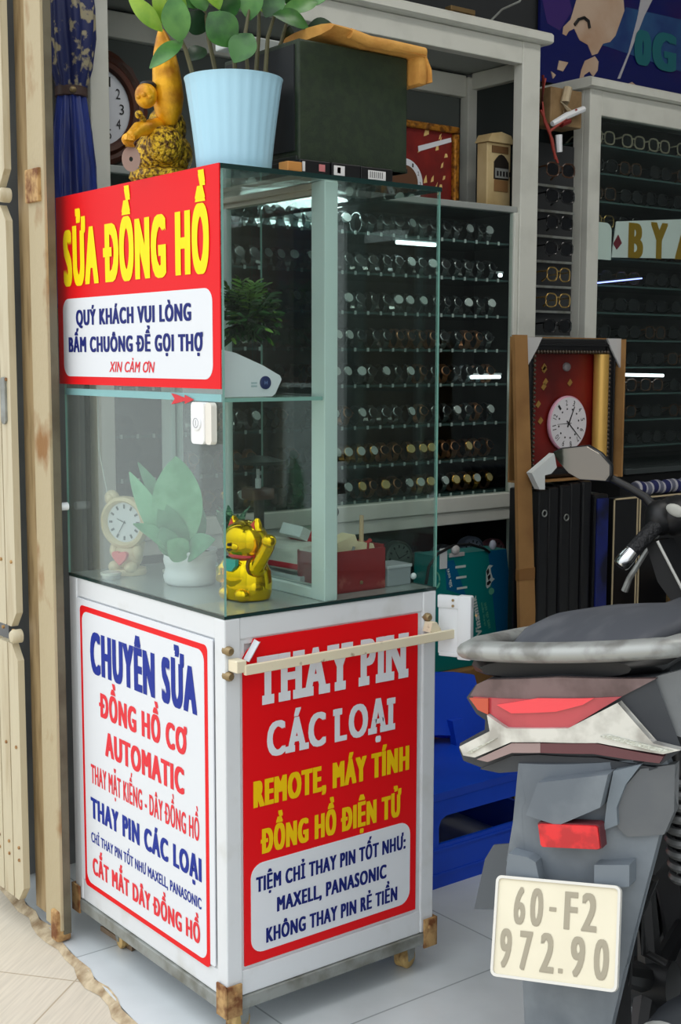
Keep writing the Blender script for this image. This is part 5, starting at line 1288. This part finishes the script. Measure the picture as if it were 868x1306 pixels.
# ------------------------------------------------------------------ teal bag on a carton, blue plastic chair
t = thing('brown_carton', 'large brown carton on the floor behind the blue chair, under the teal bag', 'box', (1.33, .86, 0))
zb_ = U(600, 825, 'y', .80).z-.06
MB().box(1.05, 1.47, .775, .955, 0, zb_, bev=.004).build('carton', k1, t); MB().box(1.049, 1.471, .85, .885, zb_-.001, zb_+.0012).build('tape', P('carton_tape', (176, 140, 92), .4), t)
yb_ = .80
T_ = lambda px, py: U(px, py, 'y', yb_)
tl, tr_, br_, bl_ = T_(553, 709), T_(645, 700), T_(658, 826), T_(548, 840)
t = thing('teal_bag', 'teal and blue paper carrier with black and white cows behind the cart', 'bag', ((tl.x+tr_.x)/2, yb_+.04, zb_+.0015))
zbb = zb_+.002
mt_ = lambda u, v, w_: (u, yb_-w_, v)
lo = lambda a, b, z: a.x+(b.x-a.x)*(a.z-z)/(a.z-b.z)
mb = MB().prism([(lo(tl, bl_, zbb), zbb), (lo(tr_, br_, zbb), zbb), (tr_.x, tr_.z), (tl.x, tl.z)], -.085, 0, mt_, 0)
# the darker blue side band and lettering
m0 = T_(622, 703); m1 = T_(634, 820)
mb.prism([(lo(m0, m1, zbb), zbb), (lo(tr_, br_, zbb), zbb), (tr_.x, tr_.z), (m0.x, m0.z)], 0, .001, mt_, 1)
s0, s1, s2, s3 = T_(567, 716), T_(578, 714), T_(594, 760), T_(569, 752)
mb.prism([(s0.x, s0.z), (s1.x, s1.z), (s2.x, s2.z), (s3.x, s3.z)], 0, .001, mt_, 1)
for k, (xx, yy) in enumerate(((580, 723), (581, 736.5), (582, 750))):
    a, b = T_(xx, yy+2), T_(xx+13, yy-2.5); mb.box(a.x, b.x, yb_-.002, yb_, a.z, b.z, 2)
def vert_text(s_, px_b, py_b, px_t, py_t, hpx, mi):
    """a line of print that reads upwards along the bag"""
    b, tt = T_(px_b, py_b), T_(px_t, py_t); d = Vector((tt.x-b.x, tt.z-b.z)); L = d.length; d.normalize(); nrm = Vector((-d.y, d.x)); h = hpx/395.
    text(mb, s_, 0, L, 0, h, lambda u, v, w_: (b.x+d.x*u+nrm.x*v, yb_-w_, b.z+d.y*u+nrm.y*v), .0016, mi, .06)
vert_text('Vinamilk', 614, 809, 606, 759, 9, 2); vert_text('100% sữa tươi', 625, 800, 619, 768, 4, 3); vert_text('thơm ngon', 619, 798, 614, 768, 3, 3); vert_text('Sữa tươi', 576, 748, 572, 725, 4, 2)
def cow(cx, cy, s_):
    body_ = [(-4, 20), (-4, -8), (0, -18), (3, -20), (9, -19), (4, -14), (5, -6), (8, 4), (12, 6), (6, 12), (3, 20), (-2, 24)]
    pts_ = [T_(cx+a*s_, cy+b*s_) for a, b in body_]; mb.prism([(v.x, v.z) for v in pts_], .001, .002, mt_, 2)
    for q in ([(-4, -8), (0, -14), (1, -6), (-2, 0)], [(-2, 2), (3, -3), (4, 3), (0, 9)], [(-3, 13), (2, 9), (5, 12), (0, 18), (-3, 18)]):
        pts_ = [T_(cx+a*s_, cy+b*s_) for a, b in q]; mb.prism([(v.x, v.z) for v in pts_], .002, .0028, mt_, 4)
cow(622, 734, .68); cow(634, 824, .5)
a = T_(626, 754); mb.prism([(a.x+.012*math.cos(2*PI*k/8), a.z+.011*math.sin(2*PI*k/8)) for k in range(8)], .001, .0016, mt_, 3)
rg = [T_(555+5*math.cos(x), 740+10*math.sin(x)) for x in [-1.5+3*k/10 for k in range(11)]]; mb.tube([(v.x, yb_-.001, v.z) for v in rg], .003, 5, 3)
mb.build('bag_body', [P('bag_teal', (8, 122, 118), .4), P('bag_blue', (6, 92, 134), .4), P('bag_white', (206, 214, 206), .5), P('bag_green_print', (96, 170, 140), .5), M['ink']], t)
hd = [T_(x, y) for x, y in ((541, 745), (545, 722), (556, 706), (575, 696), (597, 694), (615, 699), (622, 704))]
MB().tube([(v.x, yb_-.006, v.z) for v in hd], .0045, 8).build('cord_handle', M['black'], t)
a = T_(564, 708); MB().box(a.x-.014, a.x+.014, yb_-.006, yb_-.001, a.z-.04, a.z+.02, bev=.001).build('white_tag', P('tag_white', (206, 208, 206), .6), t)
a = T_(578, 705); MB().ball((a.x, yb_-.008, a.z+.01), (.016, .010, .014)).box(a.x-.02, a.x+.04, yb_-.006, yb_-.001, a.z-.012, a.z, bev=.001).build('white_clip', P('clip_white', (190, 186, 182), .5), t)
a = T_(631, 699); MB().ball((a.x, yb_+.01, a.z+.008), (.012, .010, .016)).build('tissue_tip', P('tissue', (176, 176, 188), .7), t)

M['bluep'] = P('blue_plastic', (10, 70, 200), .4, noise=((8, 60, 180), 5, .4, .7))
xc0, xc1, yc0, yc1 = .80, 1.225, .345, .70
t = thing('plastic_chair', 'low royal blue plastic chair on the floor between the cart and the motorbike', 'chair', ((xc0+xc1)/2, (yc0+yc1)/2, 0))
zseat = .225
mb = MB()
def side(u0, u1, mp, mi=0):
    """one side wall with a window: posts, top band and foot band, tapered outwards to the floor"""
    fl2 = lambda v: .030*(1-v/zseat)
    def Q(u, v, w_):
        c = (u0+u1)/2; k = (u-c)/((u1-u0)/2); return mp(u+k*fl2(v), v, w_+fl2(v))
    wl, wr, z_a, z_b = u0+.055, u1-.085, .105, .172
    for poly in ([(u0, 0), (u1, 0), (u1, z_a), (u0, z_a)], [(u0, z_b), (u1, z_b), (u1, zseat), (u0, zseat)], [(u0, z_a), (wl, z_a), (wl, z_b), (u0, z_b)], [(wr, z_a), (u1, z_a), (u1, z_b), (wr, z_b)]): mb.prism(poly, -.010, 0, Q)
    mb.prism([(u1-.075, .0), (u1-.055, 0), (u1-.045, zseat), (u1-.07, zseat)], 0, .005, Q)
    for zz_ in (.03, .09): mb.prism([(u0, zz_), (u1, zz_), (u1, zz_+.006), (u0, zz_+.006)], 0, .003, Q)
    for cu_, cv_, sx in ((wl, z_b, 1), (wr, z_b, -1)): mb.prism([(cu_, cv_), (cu_+sx*.025, cv_), (cu_+sx*.008, cv_-.008), (cu_, cv_-.025)], -.010, 0, Q)
side(xc0, xc1, lambda u, v, w_: (u, yc0-w_, v)); side(xc0, xc1, lambda u, v, w_: (u, yc1+w_, v)); side(yc0, yc1, lambda u, v, w_: (xc1+w_, u, v)); side(yc0, yc1, lambda u, v, w_: (xc0-w_, u, v))
mb.build('leg_frame', M['bluep'], t)
MB().prism(rr(xc0-.003, xc1+.003, yc0-.003, yc1+.003, .04), zseat-.012, zseat+.008, ID).build('seat', M['bluep'], t)
mb = MB()
zb0_, zb1_ = U(600, 930, 'y', yc1-.02).z, U(590, 851, 'y', yc1).z
bk = []
for j in range(6):
    q = j/5; z = zb0_+(zb1_-zb0_)*q
    ring = []
    for s_ in (0, 1):
        for k in range(11):
            u = -1+2*k/10; u = u if s_ == 0 else -u
            cut = .055*max(0, abs(u)-.55)/.45 if j == 0 else 0
            drop = .018*abs(u)**4*q
            ring.append(Vector(((xc0+xc1)/2+.012+u*(.262-.006*q), yc1-.03+.06*q-(.05*u*u)-(.016 if s_ == 0 else 0)+.05*0, z-drop+(.03*(1-abs(u)) if j == 0 else 0)-cut*.6)))
    bk.append(ring)
mb.loft(bk); mb.build('backrest', M['bluep'], t)
for s_ in (-1, 1):
    MB().loft([[Vector(((xc0+xc1)/2+s_*(.185-.0*q)+a, yc1-.075+.02*q+b, zseat+.004+(zb0_-zseat+.05)*q)) for a, b in ((-.03, -.012), (.012, -.012), (.012, .03), (-.03, .014))] for q in (0, .5, 1)], 0, False).build('back_post', M['bluep'], t)

wd = [U(x, y, 'z', .0) for x, y in ((128, 1187), (160, 1187), (184, 1206), (168, 1214))]
tag(MB().prism([(v.x, v.y) for v in wd], .0005, .012, ID).build('wood_wedge', P('weathered_wood', (150, 128, 104), .8, noise=((112, 92, 70), 12, .4, .7), bump=.3)), 'flat weathered wood wedge on the floor by the left castor of the cart', 'wedge')

# ------------------------------------------------------------------ the motorbike, built in its own frame
bike = thing('motorbike', 'dusty grey motorbike seen from behind, parked beside the cart', 'motorbike'); bike.matrix_basis = BM
M['fend'] = P('dusty_grey_plastic', (98, 106, 114), .55, noise=((122, 130, 136), 9, .45, .7), bump=.05)
M['fend_d'] = P('dark_grey_plastic', (46, 50, 56), .55, noise=((62, 66, 70), 8, .45, .7))
M['cowl'] = P('grey_cowl', (92, 96, 100), .4, noise=((112, 114, 114), 6, .45, .7))
M['silver'] = P('scuffed_silver', (158, 160, 157), .42, metal=.35, noise=((122, 122, 118), 22, .5, .66))
M['seat'] = P('dusty_black_seat', (70, 73, 80), .6, noise=((88, 90, 96), 7, .45, .7), stretch=(1, 4, 4))
M['tyre'] = P('tyre_rubber', (26, 26, 28), .8)
M['chrome'] = P('chrome', (206, 208, 210), .12, metal=1)
bl = lambda mb, name, mat, par=bike: mb.build(name, mat, par, True)
Zt = lambda l: [(568+a/2.893, 800+b/2.893) for a, b in l]
def yz(l, x0=.03, k=1.2): return [(v.y, v.z) for v in (BC(p[0], p[1], x0, k) for p in Zt(l))]
KC = 1.2
tail = bl(MB().curved(yz([(150, 195), (105, 215), (72, 262), (108, 322), (150, 352), (155, 380), (48, 430), (44, 450), (60, 495), (130, 522), (240, 480), (560, 480), (785, 514), (868, 455), (700, 405), (640, 370), (640, 262), (770, 195), (400, 188)], .045), .050, KC, .07), 'tail_light', M['fend_d'])
bl(MB().curved(yz([(140, 200), (100, 218), (75, 260), (90, 263), (640, 262), (765, 197), (400, 192)], .03), .044, KC, .01), 'smoked_lens', P('smoked_lens', (120, 100, 100), .15, noise=((92, 74, 74), 14, .45, .65)), tail)
bl(MB().curved(yz([(90, 262), (155, 325), (220, 375), (450, 375), (540, 322), (640, 262)], .03), .040, KC, .012), 'red_lens', P('tail_red', (186, 70, 78), .12, coat=.4, noise=((150, 52, 60), 8, .4, .65)), tail)
bl(MB().curved(yz([(180, 290), (235, 322), (400, 316), (500, 290), (540, 266), (330, 266)], .03), .037, KC, .004), 'red_glow_strip', P('bright_red_plastic', (236, 66, 76), .2, coat=.5), tail)  # bright inner reflection of the lens, painted as a brighter red
bl(MB().curved(yz([(80, 264), (112, 308), (150, 326), (150, 266)], .03), .036, KC, .006), 'amber_corner', P('amber_red', (190, 72, 44), .2, coat=.5), tail)
XS = [(150, 325), (222, 374), (450, 374), (632, 280), (560, 345), (610, 388), (865, 455), (800, 470), (560, 428), (345, 425), (240, 425), (105, 482), (62, 474), (48, 442), (160, 385), (165, 360)]
bl(MB().curved(yz(XS, .03), .032, KC, .016), 'clear_lens', P('silvered_lens', (214, 214, 208), .18, metal=.25, coat=.5, noise=((170, 168, 162), 20, .45, .65)), tail)
bl(MB().curved(yz([(570, 402), (600, 396), (840, 455), (800, 463)], .03), .029, KC, .004), 'wing_bulb_strip', P('lens_ribs', (196, 198, 186), .2, metal=.4, bump=.5, bscale=200), tail)
bl(MB().curved(yz([(150, 425), (190, 408), (95, 465), (75, 462)], .03), .029, KC, .004), 'wing_bulb_strip', P('lens_ribs_left', (196, 198, 186), .2, metal=.4, bump=.5, bscale=200), tail)
bl(MB().curved(yz([(240, 430), (345, 430), (345, 466), (240, 466), (150, 500), (110, 490)], .03), .034, KC, .012), 'lower_lens', P('lower_lens_pale', (150, 128, 126), .2, coat=.4), tail)
bl(MB().curved(yz([(346, 430), (545, 430), (800, 480), (785, 505), (540, 470), (346, 466)], .03), .034, KC, .012), 'lower_lens', P('lower_lens_dark', (92, 46, 54), .2, coat=.4), tail)
# dark infill between the lens arms on the right, and the grey skirt below
bl(MB().curved(yz([(545, 345), (635, 285), (640, 370), (700, 400), (600, 382)], .04), .038, KC, .02), 'tail_infill', M['cowl'])
bl(MB().curved(yz([(130, 520), (250, 472), (345, 468), (560, 478), (785, 516), (700, 545), (500, 535), (270, 530), (200, 535)], .05), .046, KC, .05), 'tail_skirt', M['fend_d'])
# grab rail
pth = [Vector((.040+1.3*(y+.022)**2, y, .902)) for y in [-.180+.305*k/20 for k in range(21)]]
pth = [Vector((.42, -.150, .880)), Vector((.26, -.178, .893)), Vector((.14, -.196, .900))] + pth + [Vector((.13, .140, .899)), Vector((.26, .134, .890)), Vector((.42, .120, .878))]
bl(MB().tube(pth, [.016, .022, .024]+[.024]*21+[.023, .020, .016], 16, flat=.62), 'grab_rail', M['silver'])
def bodyloft(rows, n=20, p_=.75):
    secs = []
    for x, hw, z0_, z1_ in rows:
        c, h = (z0_+z1_)/2, (z1_-z0_)/2
        secs.append([Vector((x, hw*math.copysign(abs(math.cos(a))**p_, math.cos(a)), c+h*math.copysign(abs(math.sin(a))**p_, math.sin(a)))) for a in [2*PI*k/n for k in range(n)]])
    return MB().loft(secs)
bl(bodyloft([(.075, .118, .858, .884), (.12, .155, .846, .892), (.30, .150, .842, .885), (.42, .13, .842, .872)]), 'rail_bracket', M['black'])
bl(bodyloft([(.115, .02, .885, .893), (.16, .105, .876, .901), (.26, .128, .868, .914), (.36, .132, .862, .916), (.50, .128, .840, .902), (.62, .115, .820, .868), (.78, .10, .815, .858), (.92, .085, .82, .855), (.97, .05, .825, .85)], 24, .7), 'seat', M['seat'])
bl(bodyloft([(.095, .100, .768, .846), (.13, .140, .742, .852), (.20, .168, .70, .856), (.32, .176, .64, .852), (.50, .170, .56, .842), (.70, .145, .50, .826), (.88, .11, .46, .82), (.98, .08, .45, .80)], 24, .6), 'rear_body', M['cowl'])
# right cowl panel that reads as a separate plate
rc = [(645, 372), (652, 258), (700, 222), (770, 190), (868, 165), (900, 166), (900, 430), (868, 425), (770, 392)]
bl(MB().curved(yz(rc, .045, .9), .066, .9, .012), 'right_cowl', P('right_cowl_grey', (116, 120, 122), .4, noise=((92, 96, 100), 5, .45, .65)))


# rear mudguard: tapering tongue that carries reflector and plate
def yzx(l, x): return [(v.y, v.z) for v in (BX(p[0], p[1], x) for p in l)]
Z2 = lambda l: [(568+a/2.893, 1020+b/2.893) for a, b in l]
gl_o = yzx(Zt([(272, 500), (300, 640), (245, 722), (235, 830), (214, 868)]) + Z2([(225, 262), (300, 300), (275, 640), (282, 827), (282, 900), (600, 900), (600, 827), (612, 690), (660, 620), (700, 420), (745, 250)]) + Zt([(770, 770), (792, 690), (782, 650), (800, 560), (780, 500)]), .05)
def sides(poly, k):       # mudguard wraps forward at its edges
    return MB().curved(poly, .040, k, .02)
fend = bl(sides(gl_o, 2.0), 'rear_mudguard', M['fend'])
bl(MB().curved(yzx(Zt([(345, 570), (300, 690), (420, 727), (570, 665), (597, 545), (480, 555)]), .02), .014, 1, .03), 'mudguard_hump', M['fend'])
bl(MB().curved(yzx(Zt([(600, 545), (690, 530), (640, 600), (612, 680), (616, 745), (570, 760), (580, 660)]), .02), .024, 2, .02), 'mudguard_rib', P('rib_grey', (112, 122, 130), .5))
bl(MB().curved(yzx(Zt([(690, 545), (800, 545), (782, 640), (800, 720), (770, 800), (650, 790), (614, 745), (620, 680), (645, 600)]), .03), .032, 2, .02), 'mudguard_cheek', M['cowl'])
mbr = P('bracket_grey', (112, 121, 129), .5)
bl(MB().curved(yzx(Z2([(215, 262), (225, 203), (300, 214), (330, 232), (345, 300), (345, 330), (215, 330)]), .02), .020, 1, .03), 'plate_bracket', mbr)
bl(MB().curved(yzx(Z2([(545, 243), (668, 250), (668, 330), (545, 330)]), .02), .020, 1, .03), 'plate_bracket', mbr)
rf = yzx(Zt([(328, 738), (340, 735), (540, 744), (548, 750), (557, 826), (545, 830), (345, 820), (338, 812)]), .0)
refl = bl(MB().curved(rf, .012, 0, .012), 'reflector', P('reflector_red', (226, 36, 44), .15, coat=.5, noise=((186, 22, 34), 40, .45, .6)))
rf2 = [(sum(p[0] for p in rf)/8+(y_-sum(p[0] for p in rf)/8)*1.04, sum(p[1] for p in rf)/8+(z_-sum(p[1] for p in rf)/8)*1.09) for y_, z_ in rf]
bl(MB().curved(rf2, .016, 0, .02), 'reflector_rim', P('rim_maroon', (96, 40, 46), .5), refl)
# licence plate
pl = bpy.data.objects.new('licence_plate', None)
tlt = .386
Mp = Matrix.Translation((-.012, .004, .511)) @ Matrix.Rotation(-tlt, 4, 'Y').inverted()
def plate_mp(u, v, w_):     # u to the right as seen from behind, v up, w towards the viewer
    c, s_ = math.cos(tlt), math.sin(tlt)
    return Vector((-.012 + v*s_ - w_*c, -u + .000, .511 + v*c + w_*s_))
mb = MB().prism(rr(-.095, .095, -.07, .07, .008), -.002, .0, plate_mp, 0)
fr_o, fr_i = rr(-.0955, .0955, -.0705, .0705, .009), rr(-.0915, .0915, -.0665, .0665, .006)
n = len(fr_o)
vs = [plate_mp(*p, -.004) for p in fr_o]+[plate_mp(*p, .003) for p in fr_o]+[plate_mp(*p, .003) for p in fr_i]+[plate_mp(*p, -.001) for p in fr_i]
mf = MB().add(vs, [[r*n+k, r*n+(k+1) % n, (r+1)*n+(k+1) % n, (r+1)*n+k] for r in range(3) for k in range(n)])
rowA = [('6', -.0655, -.0475), ('0', -.040, -.0200), ('F', .0125, .0325), ('2', .0385, .0615)]
rowB = [('9', -.084, -.0655), ('7', -.053, -.033), ('2', -.021, .0005), ('9', .025, .0465), ('0', .0595, .0815)]
for row, v0, v1 in ((rowA, .0055, .0555), (rowB, -.056, -.0045)):
    for ch, u0, u1 in row: text(mb, ch, u0, u1, v0, v1, plate_mp, .0004, 1, .05)
mb.prism(rr(-.0105, .0005, .027, .033, .001), 0, .0006, plate_mp, 1); mb.prism(rr(.0075, .0145, -.055, -.0485, .001), 0, .0006, plate_mp, 1)
bpy.data.objects.remove(pl)
plate = bl(mb, 'licence_plate', [P('plate_cream', (224, 217, 193), .5, noise=((216, 208, 184), 8, .4, .7)), P('plate_print', (158, 150, 130), .5)])
bl(mf, 'plate_frame', P('plate_frame_white', (214, 212, 204), .4), plate)
# wheels
def wheel(x, w_, par):
    n_ = 48; prof = [(.205, -w_*.42), (.245, -w_*.5), (.272, -w_*.46), (.286, -w_*.25), (.290, 0), (.286, w_*.25), (.272, w_*.46), (.245, w_*.5), (.205, w_*.42)]
    Mw = Matrix.Translation((x, 0, .290)) @ Matrix.Rotation(PI/2, 4, 'X')
    o = bl(MB().lathe(prof, n_, M=Mw, mod=lambda a, k: 1+(.006*math.copysign(1, math.sin(40*a+k)) if 3 <= k <= 5 else 0), cap=False).lathe([(.206, w_*.42), (.190, w_*.30), (.190, -w_*.30), (.206, -w_*.42)], n_, M=Mw, cap=False), 'wheel' if par is bike else 'wheel', M['tyre'], par)
    mb = MB()
    for k in range(5):
        a = 2*PI*k/5; mb.tube([Mw @ Vector((.03*math.cos(a), .03*math.sin(a), 0)), Mw @ Vector((.195*math.cos(a+.15), .195*math.sin(a+.15), 0))], [.022, .014], 8)
    mb.lathe([(.04, -.04), (.04, .04)], 16, M=Mw); mb.lathe([(.192, -.03), (.202, -.03), (.202, .03), (.192, .03)], 36, M=Mw, cap=False)
    bl(mb, 'rim', M['black'], o)
wheel(.34, .10, bike); wheel(1.56, .085, bike)
bl(MB().loft([[Vector((x, s_*.055*(1 if q < 2 else .8), z)) for q, s_ in ((0, -1), (1, 1), (2, 1), (3, -1)) for _ in (0,)] for x, z in ((.34, .29), (.9, .40))], 0, False) if 0 else MB().box(.34, .92, .072, .10, .25, .36, bev=.02).box(.34, .92, -.10, -.072, .26, .33, bev=.02), 'swing_arm', M['fend_d'])
hug = yzx(Z2([(110, 400), (150, 215), (180, 165), (240, 160), (232, 402)]), .22)
bl(MB().curved(hug, .215, .0, .006), 'chain_guard', P('guard_grey', (86, 92, 98), .5))
# spring shock on the right
s0, s1 = BX(863, 985, .14), BX(861, 1125, .14); s1.y = s0.y
cl_ = []
for k in range(181):
    q = k/180; a = 2*PI*9*q; c = s0+(s1-s0)*q; cl_.append(c+Vector((.021*math.cos(a), .021*math.sin(a), 0)))
sh = bl(MB().tube([s0+Vector((0, 0, .05)), s1-Vector((0, 0, .12))], .012, 10), 'shock_absorber', M['black'])
bl(MB().tube(cl_, .0062, 6), 'coil_spring', P('spring_grey', (74, 76, 76), .4), sh)
# muffler and its cap, footrest
m0 = BX(866, 1275, .16)
bl(MB().tube([(.02, m0.y-.02, m0.z-.01), (.10, m0.y-.022, m0.z-.02), (.40, m0.y-.03, m0.z-.09), (.70, m0.y-.02, .26), (.95, -.06, .24)], [.040, .046, .050, .034, .022], 18), 'muffler', M['fend_d'])
bl(MB().lathe([(.014, 0), (.040, 0), (.043, .006), (.040, .012)], 24, M=Matrix.Translation((.012, m0.y-.02, m0.z-.01)) @ Matrix.Rotation(PI/2, 4, 'Y')), 'muffler_cap', M['silver'])
bl(MB().tube([BX(812, 1120, .12), BX(800, 1180, .12), BX(782, 1306, .13)], [.012, .014, .016], 8), 'mudguard_stay', M['black'])
bl(MB().tube([BX(834, 1120, .16), BX(815, 1165, .18), BX(822, 1215, .2), BX(850, 1230, .2)], .007, 8), 'hose', M['black'])
bl(MB().tube([(.55, .10, .34), (.52, .22, .30), (.56, .30, .04), (.58, .31, .004)], [.014, .012, .011, .011], 8), 'side_stand', M['black'])
# engine block, leg shield, front end
bl(bodyloft([(.62, .10, .22, .44), (.75, .13, .18, .48), (.95, .13, .18, .48), (1.08, .10, .22, .45)], 16, .5), 'engine', M['black'])
bl(bodyloft([(.90, .10, .46, .80), (1.02, .13, .42, .86), (1.14, .17, .46, .93), (1.26, .16, .52, .95), (1.36, .10, .62, .92), (1.42, .03, .70, .86)], 20, .7), 'front_fairing', M['blackmat'])
sp = [BX(838, 690, 1.05), BX(868, 748, 1.05)]
f0 = [BX(*p, 1.06) for p in ((822, 690), (838, 690), (872, 752), (880, 800), (838, 742))]
bl(MB().add([v for v in f0]+[v+Vector((.05, -.02, 0)) for v in f0], [(0, 1, 2, 3, 4), (9, 8, 7, 6, 5)]+[(i, (i+1) % 5, 5+(i+1) % 5, 5+i) for i in range(5)]), 'leg_shield', P('shield_black', (16, 18, 21), .6))
bl(MB().tube([sp[0], (sp[0]+sp[1])/2, sp[1]+(sp[1]-sp[0])*.6], .0032, 6), 'pinstripe', P('white_stripe', (196, 196, 190), .4))
bl(MB().tube([(1.20, 0, .95), (1.40, 0, .60), (1.56, 0, .30)], [.03, .026, .022], 10).box(1.50, 1.60, -.075, -.06, .26, .56, bev=.006).box(1.50, 1.60, .06, .075, .26, .56, bev=.006), 'fork', M['black'])
fm = [[Vector((1.56+.315*math.cos(a), y, .290+.315*math.sin(a))) for y in (-.055, -.03, 0, .03, .055)] for a in [.5+k*.25 for k in range(9)]]
mb = MB(); vs = [p for r in fm for p in r]; mb.add(vs, [(i*5+k, i*5+k+1, i*5+k+6, i*5+k+5) for i in range(8) for k in range(4)], 0, True); bl(mb, 'front_mudguard', M['cowl'])
# handlebar
g_e, g_a, g_b, g_i = BX(790, 722, 1.0), BX(806, 703, 1.02), BX(819, 689, 1.035), BX(846, 660, 1.085)
flip = lambda v: Vector((v.x, -v.y, v.z))
hb = bl(MB().tube([g_i, (g_i+Vector((1.12, .06, 1.0)))/2, Vector((1.13, 0, 1.0)), flip(g_i)], .013, 10), 'handlebar', M['black'])
for fl3, nm in ((lambda v: v, 'left'), (flip, 'right')):
    grip = bl(MB().tube([fl3(g_a), fl3(g_b), fl3(g_b+(g_i-g_b)*.5), fl3(g_i)], [.0165, .0175, .018, .019], 14), 'hand_grip', P('grip_rubber', (24, 25, 28), .55, bump=.8, bscale=120), hb)
    be = bl(MB().tube([fl3(g_e), fl3(g_e+(g_a-g_e)*.15), fl3(g_e+(g_a-g_e)*.5), fl3(g_a)], [.015, .0185, .0185, .016], 18), 'bar_end', M['chrome'], hb)
    d_ = fl3(g_e)-fl3(g_a); d_.normalize()
    bl(MB().tube([fl3(g_e)+d_*.0005, fl3(g_e)+d_*.002], [.0095, .008], 14), 'bar_end_socket', M['black'], hb)
    bl(MB().tube([fl3(BX(796, 754, 1.10)), fl3(BX(802, 738, 1.10)), fl3(BX(826, 700, 1.12)), fl3(BX(850, 664, 1.14))], [.008, .007, .005, .006], 8), 'brake_lever', M['silver'], hb)
    c = fl3(BX(842, 660, 1.09)); bl(MB().ball(c, (.040, .036, .040)).ball(c+Vector((.03, -.03 if c.y > 0 else .03, .0)), (.06, .06, .045)), 'switch_housing', M['black'], hb)
    # mirror: shell, glass, stem
    mo = [BX(*p, 1.07) for p in ((706, 577), (716, 572.5), (749, 569), (764, 578), (777, 593), (777, 606), (772, 613), (739, 611), (725, 603), (712, 588))]
    mo = [fl3(v) for v in mo]; cen = sum(mo, Vector())/len(mo)
    ring = lambda s_, dx: [cen+(v-cen)*s_+Vector((dx, 0, 0)) for v in mo]
    msh = bl(MB().loft([ring(.98, 0), ring(1.05, .003), ring(1.07, .012), ring(.95, .030), ring(.6, .045), ring(.15, .050)]), 'mirror_shell', P('mirror_shell_black', (30, 32, 36), .35), bike)
    bl(MB().loft([ring(1.00, -.001), ring(1.00, .0005), ring(.96, -.0012), ring(.02, -.0014)], 0, False), 'mirror_glass', P('mirror_glass', (132, 126, 117), .06, metal=1), msh)
    st = [fl3(BX(*p, x)) for p, x in (((772, 606), 1.10), ((802, 622), 1.10), ((822, 634), 1.11), ((838, 652), 1.11))]
    bl(MB().tube(st, [.009, .009, .010, .013], 10), 'mirror_stem', M['black'], msh)
v0 = BX(861, 651, 1.04)
bl(MB().ball(v0, (.006, .022, .013), 0, 14, Matrix.Rotation(.5, 3, 'X')), 'indicator_switch', P('pale_switch', (176, 176, 168), .3), hb)
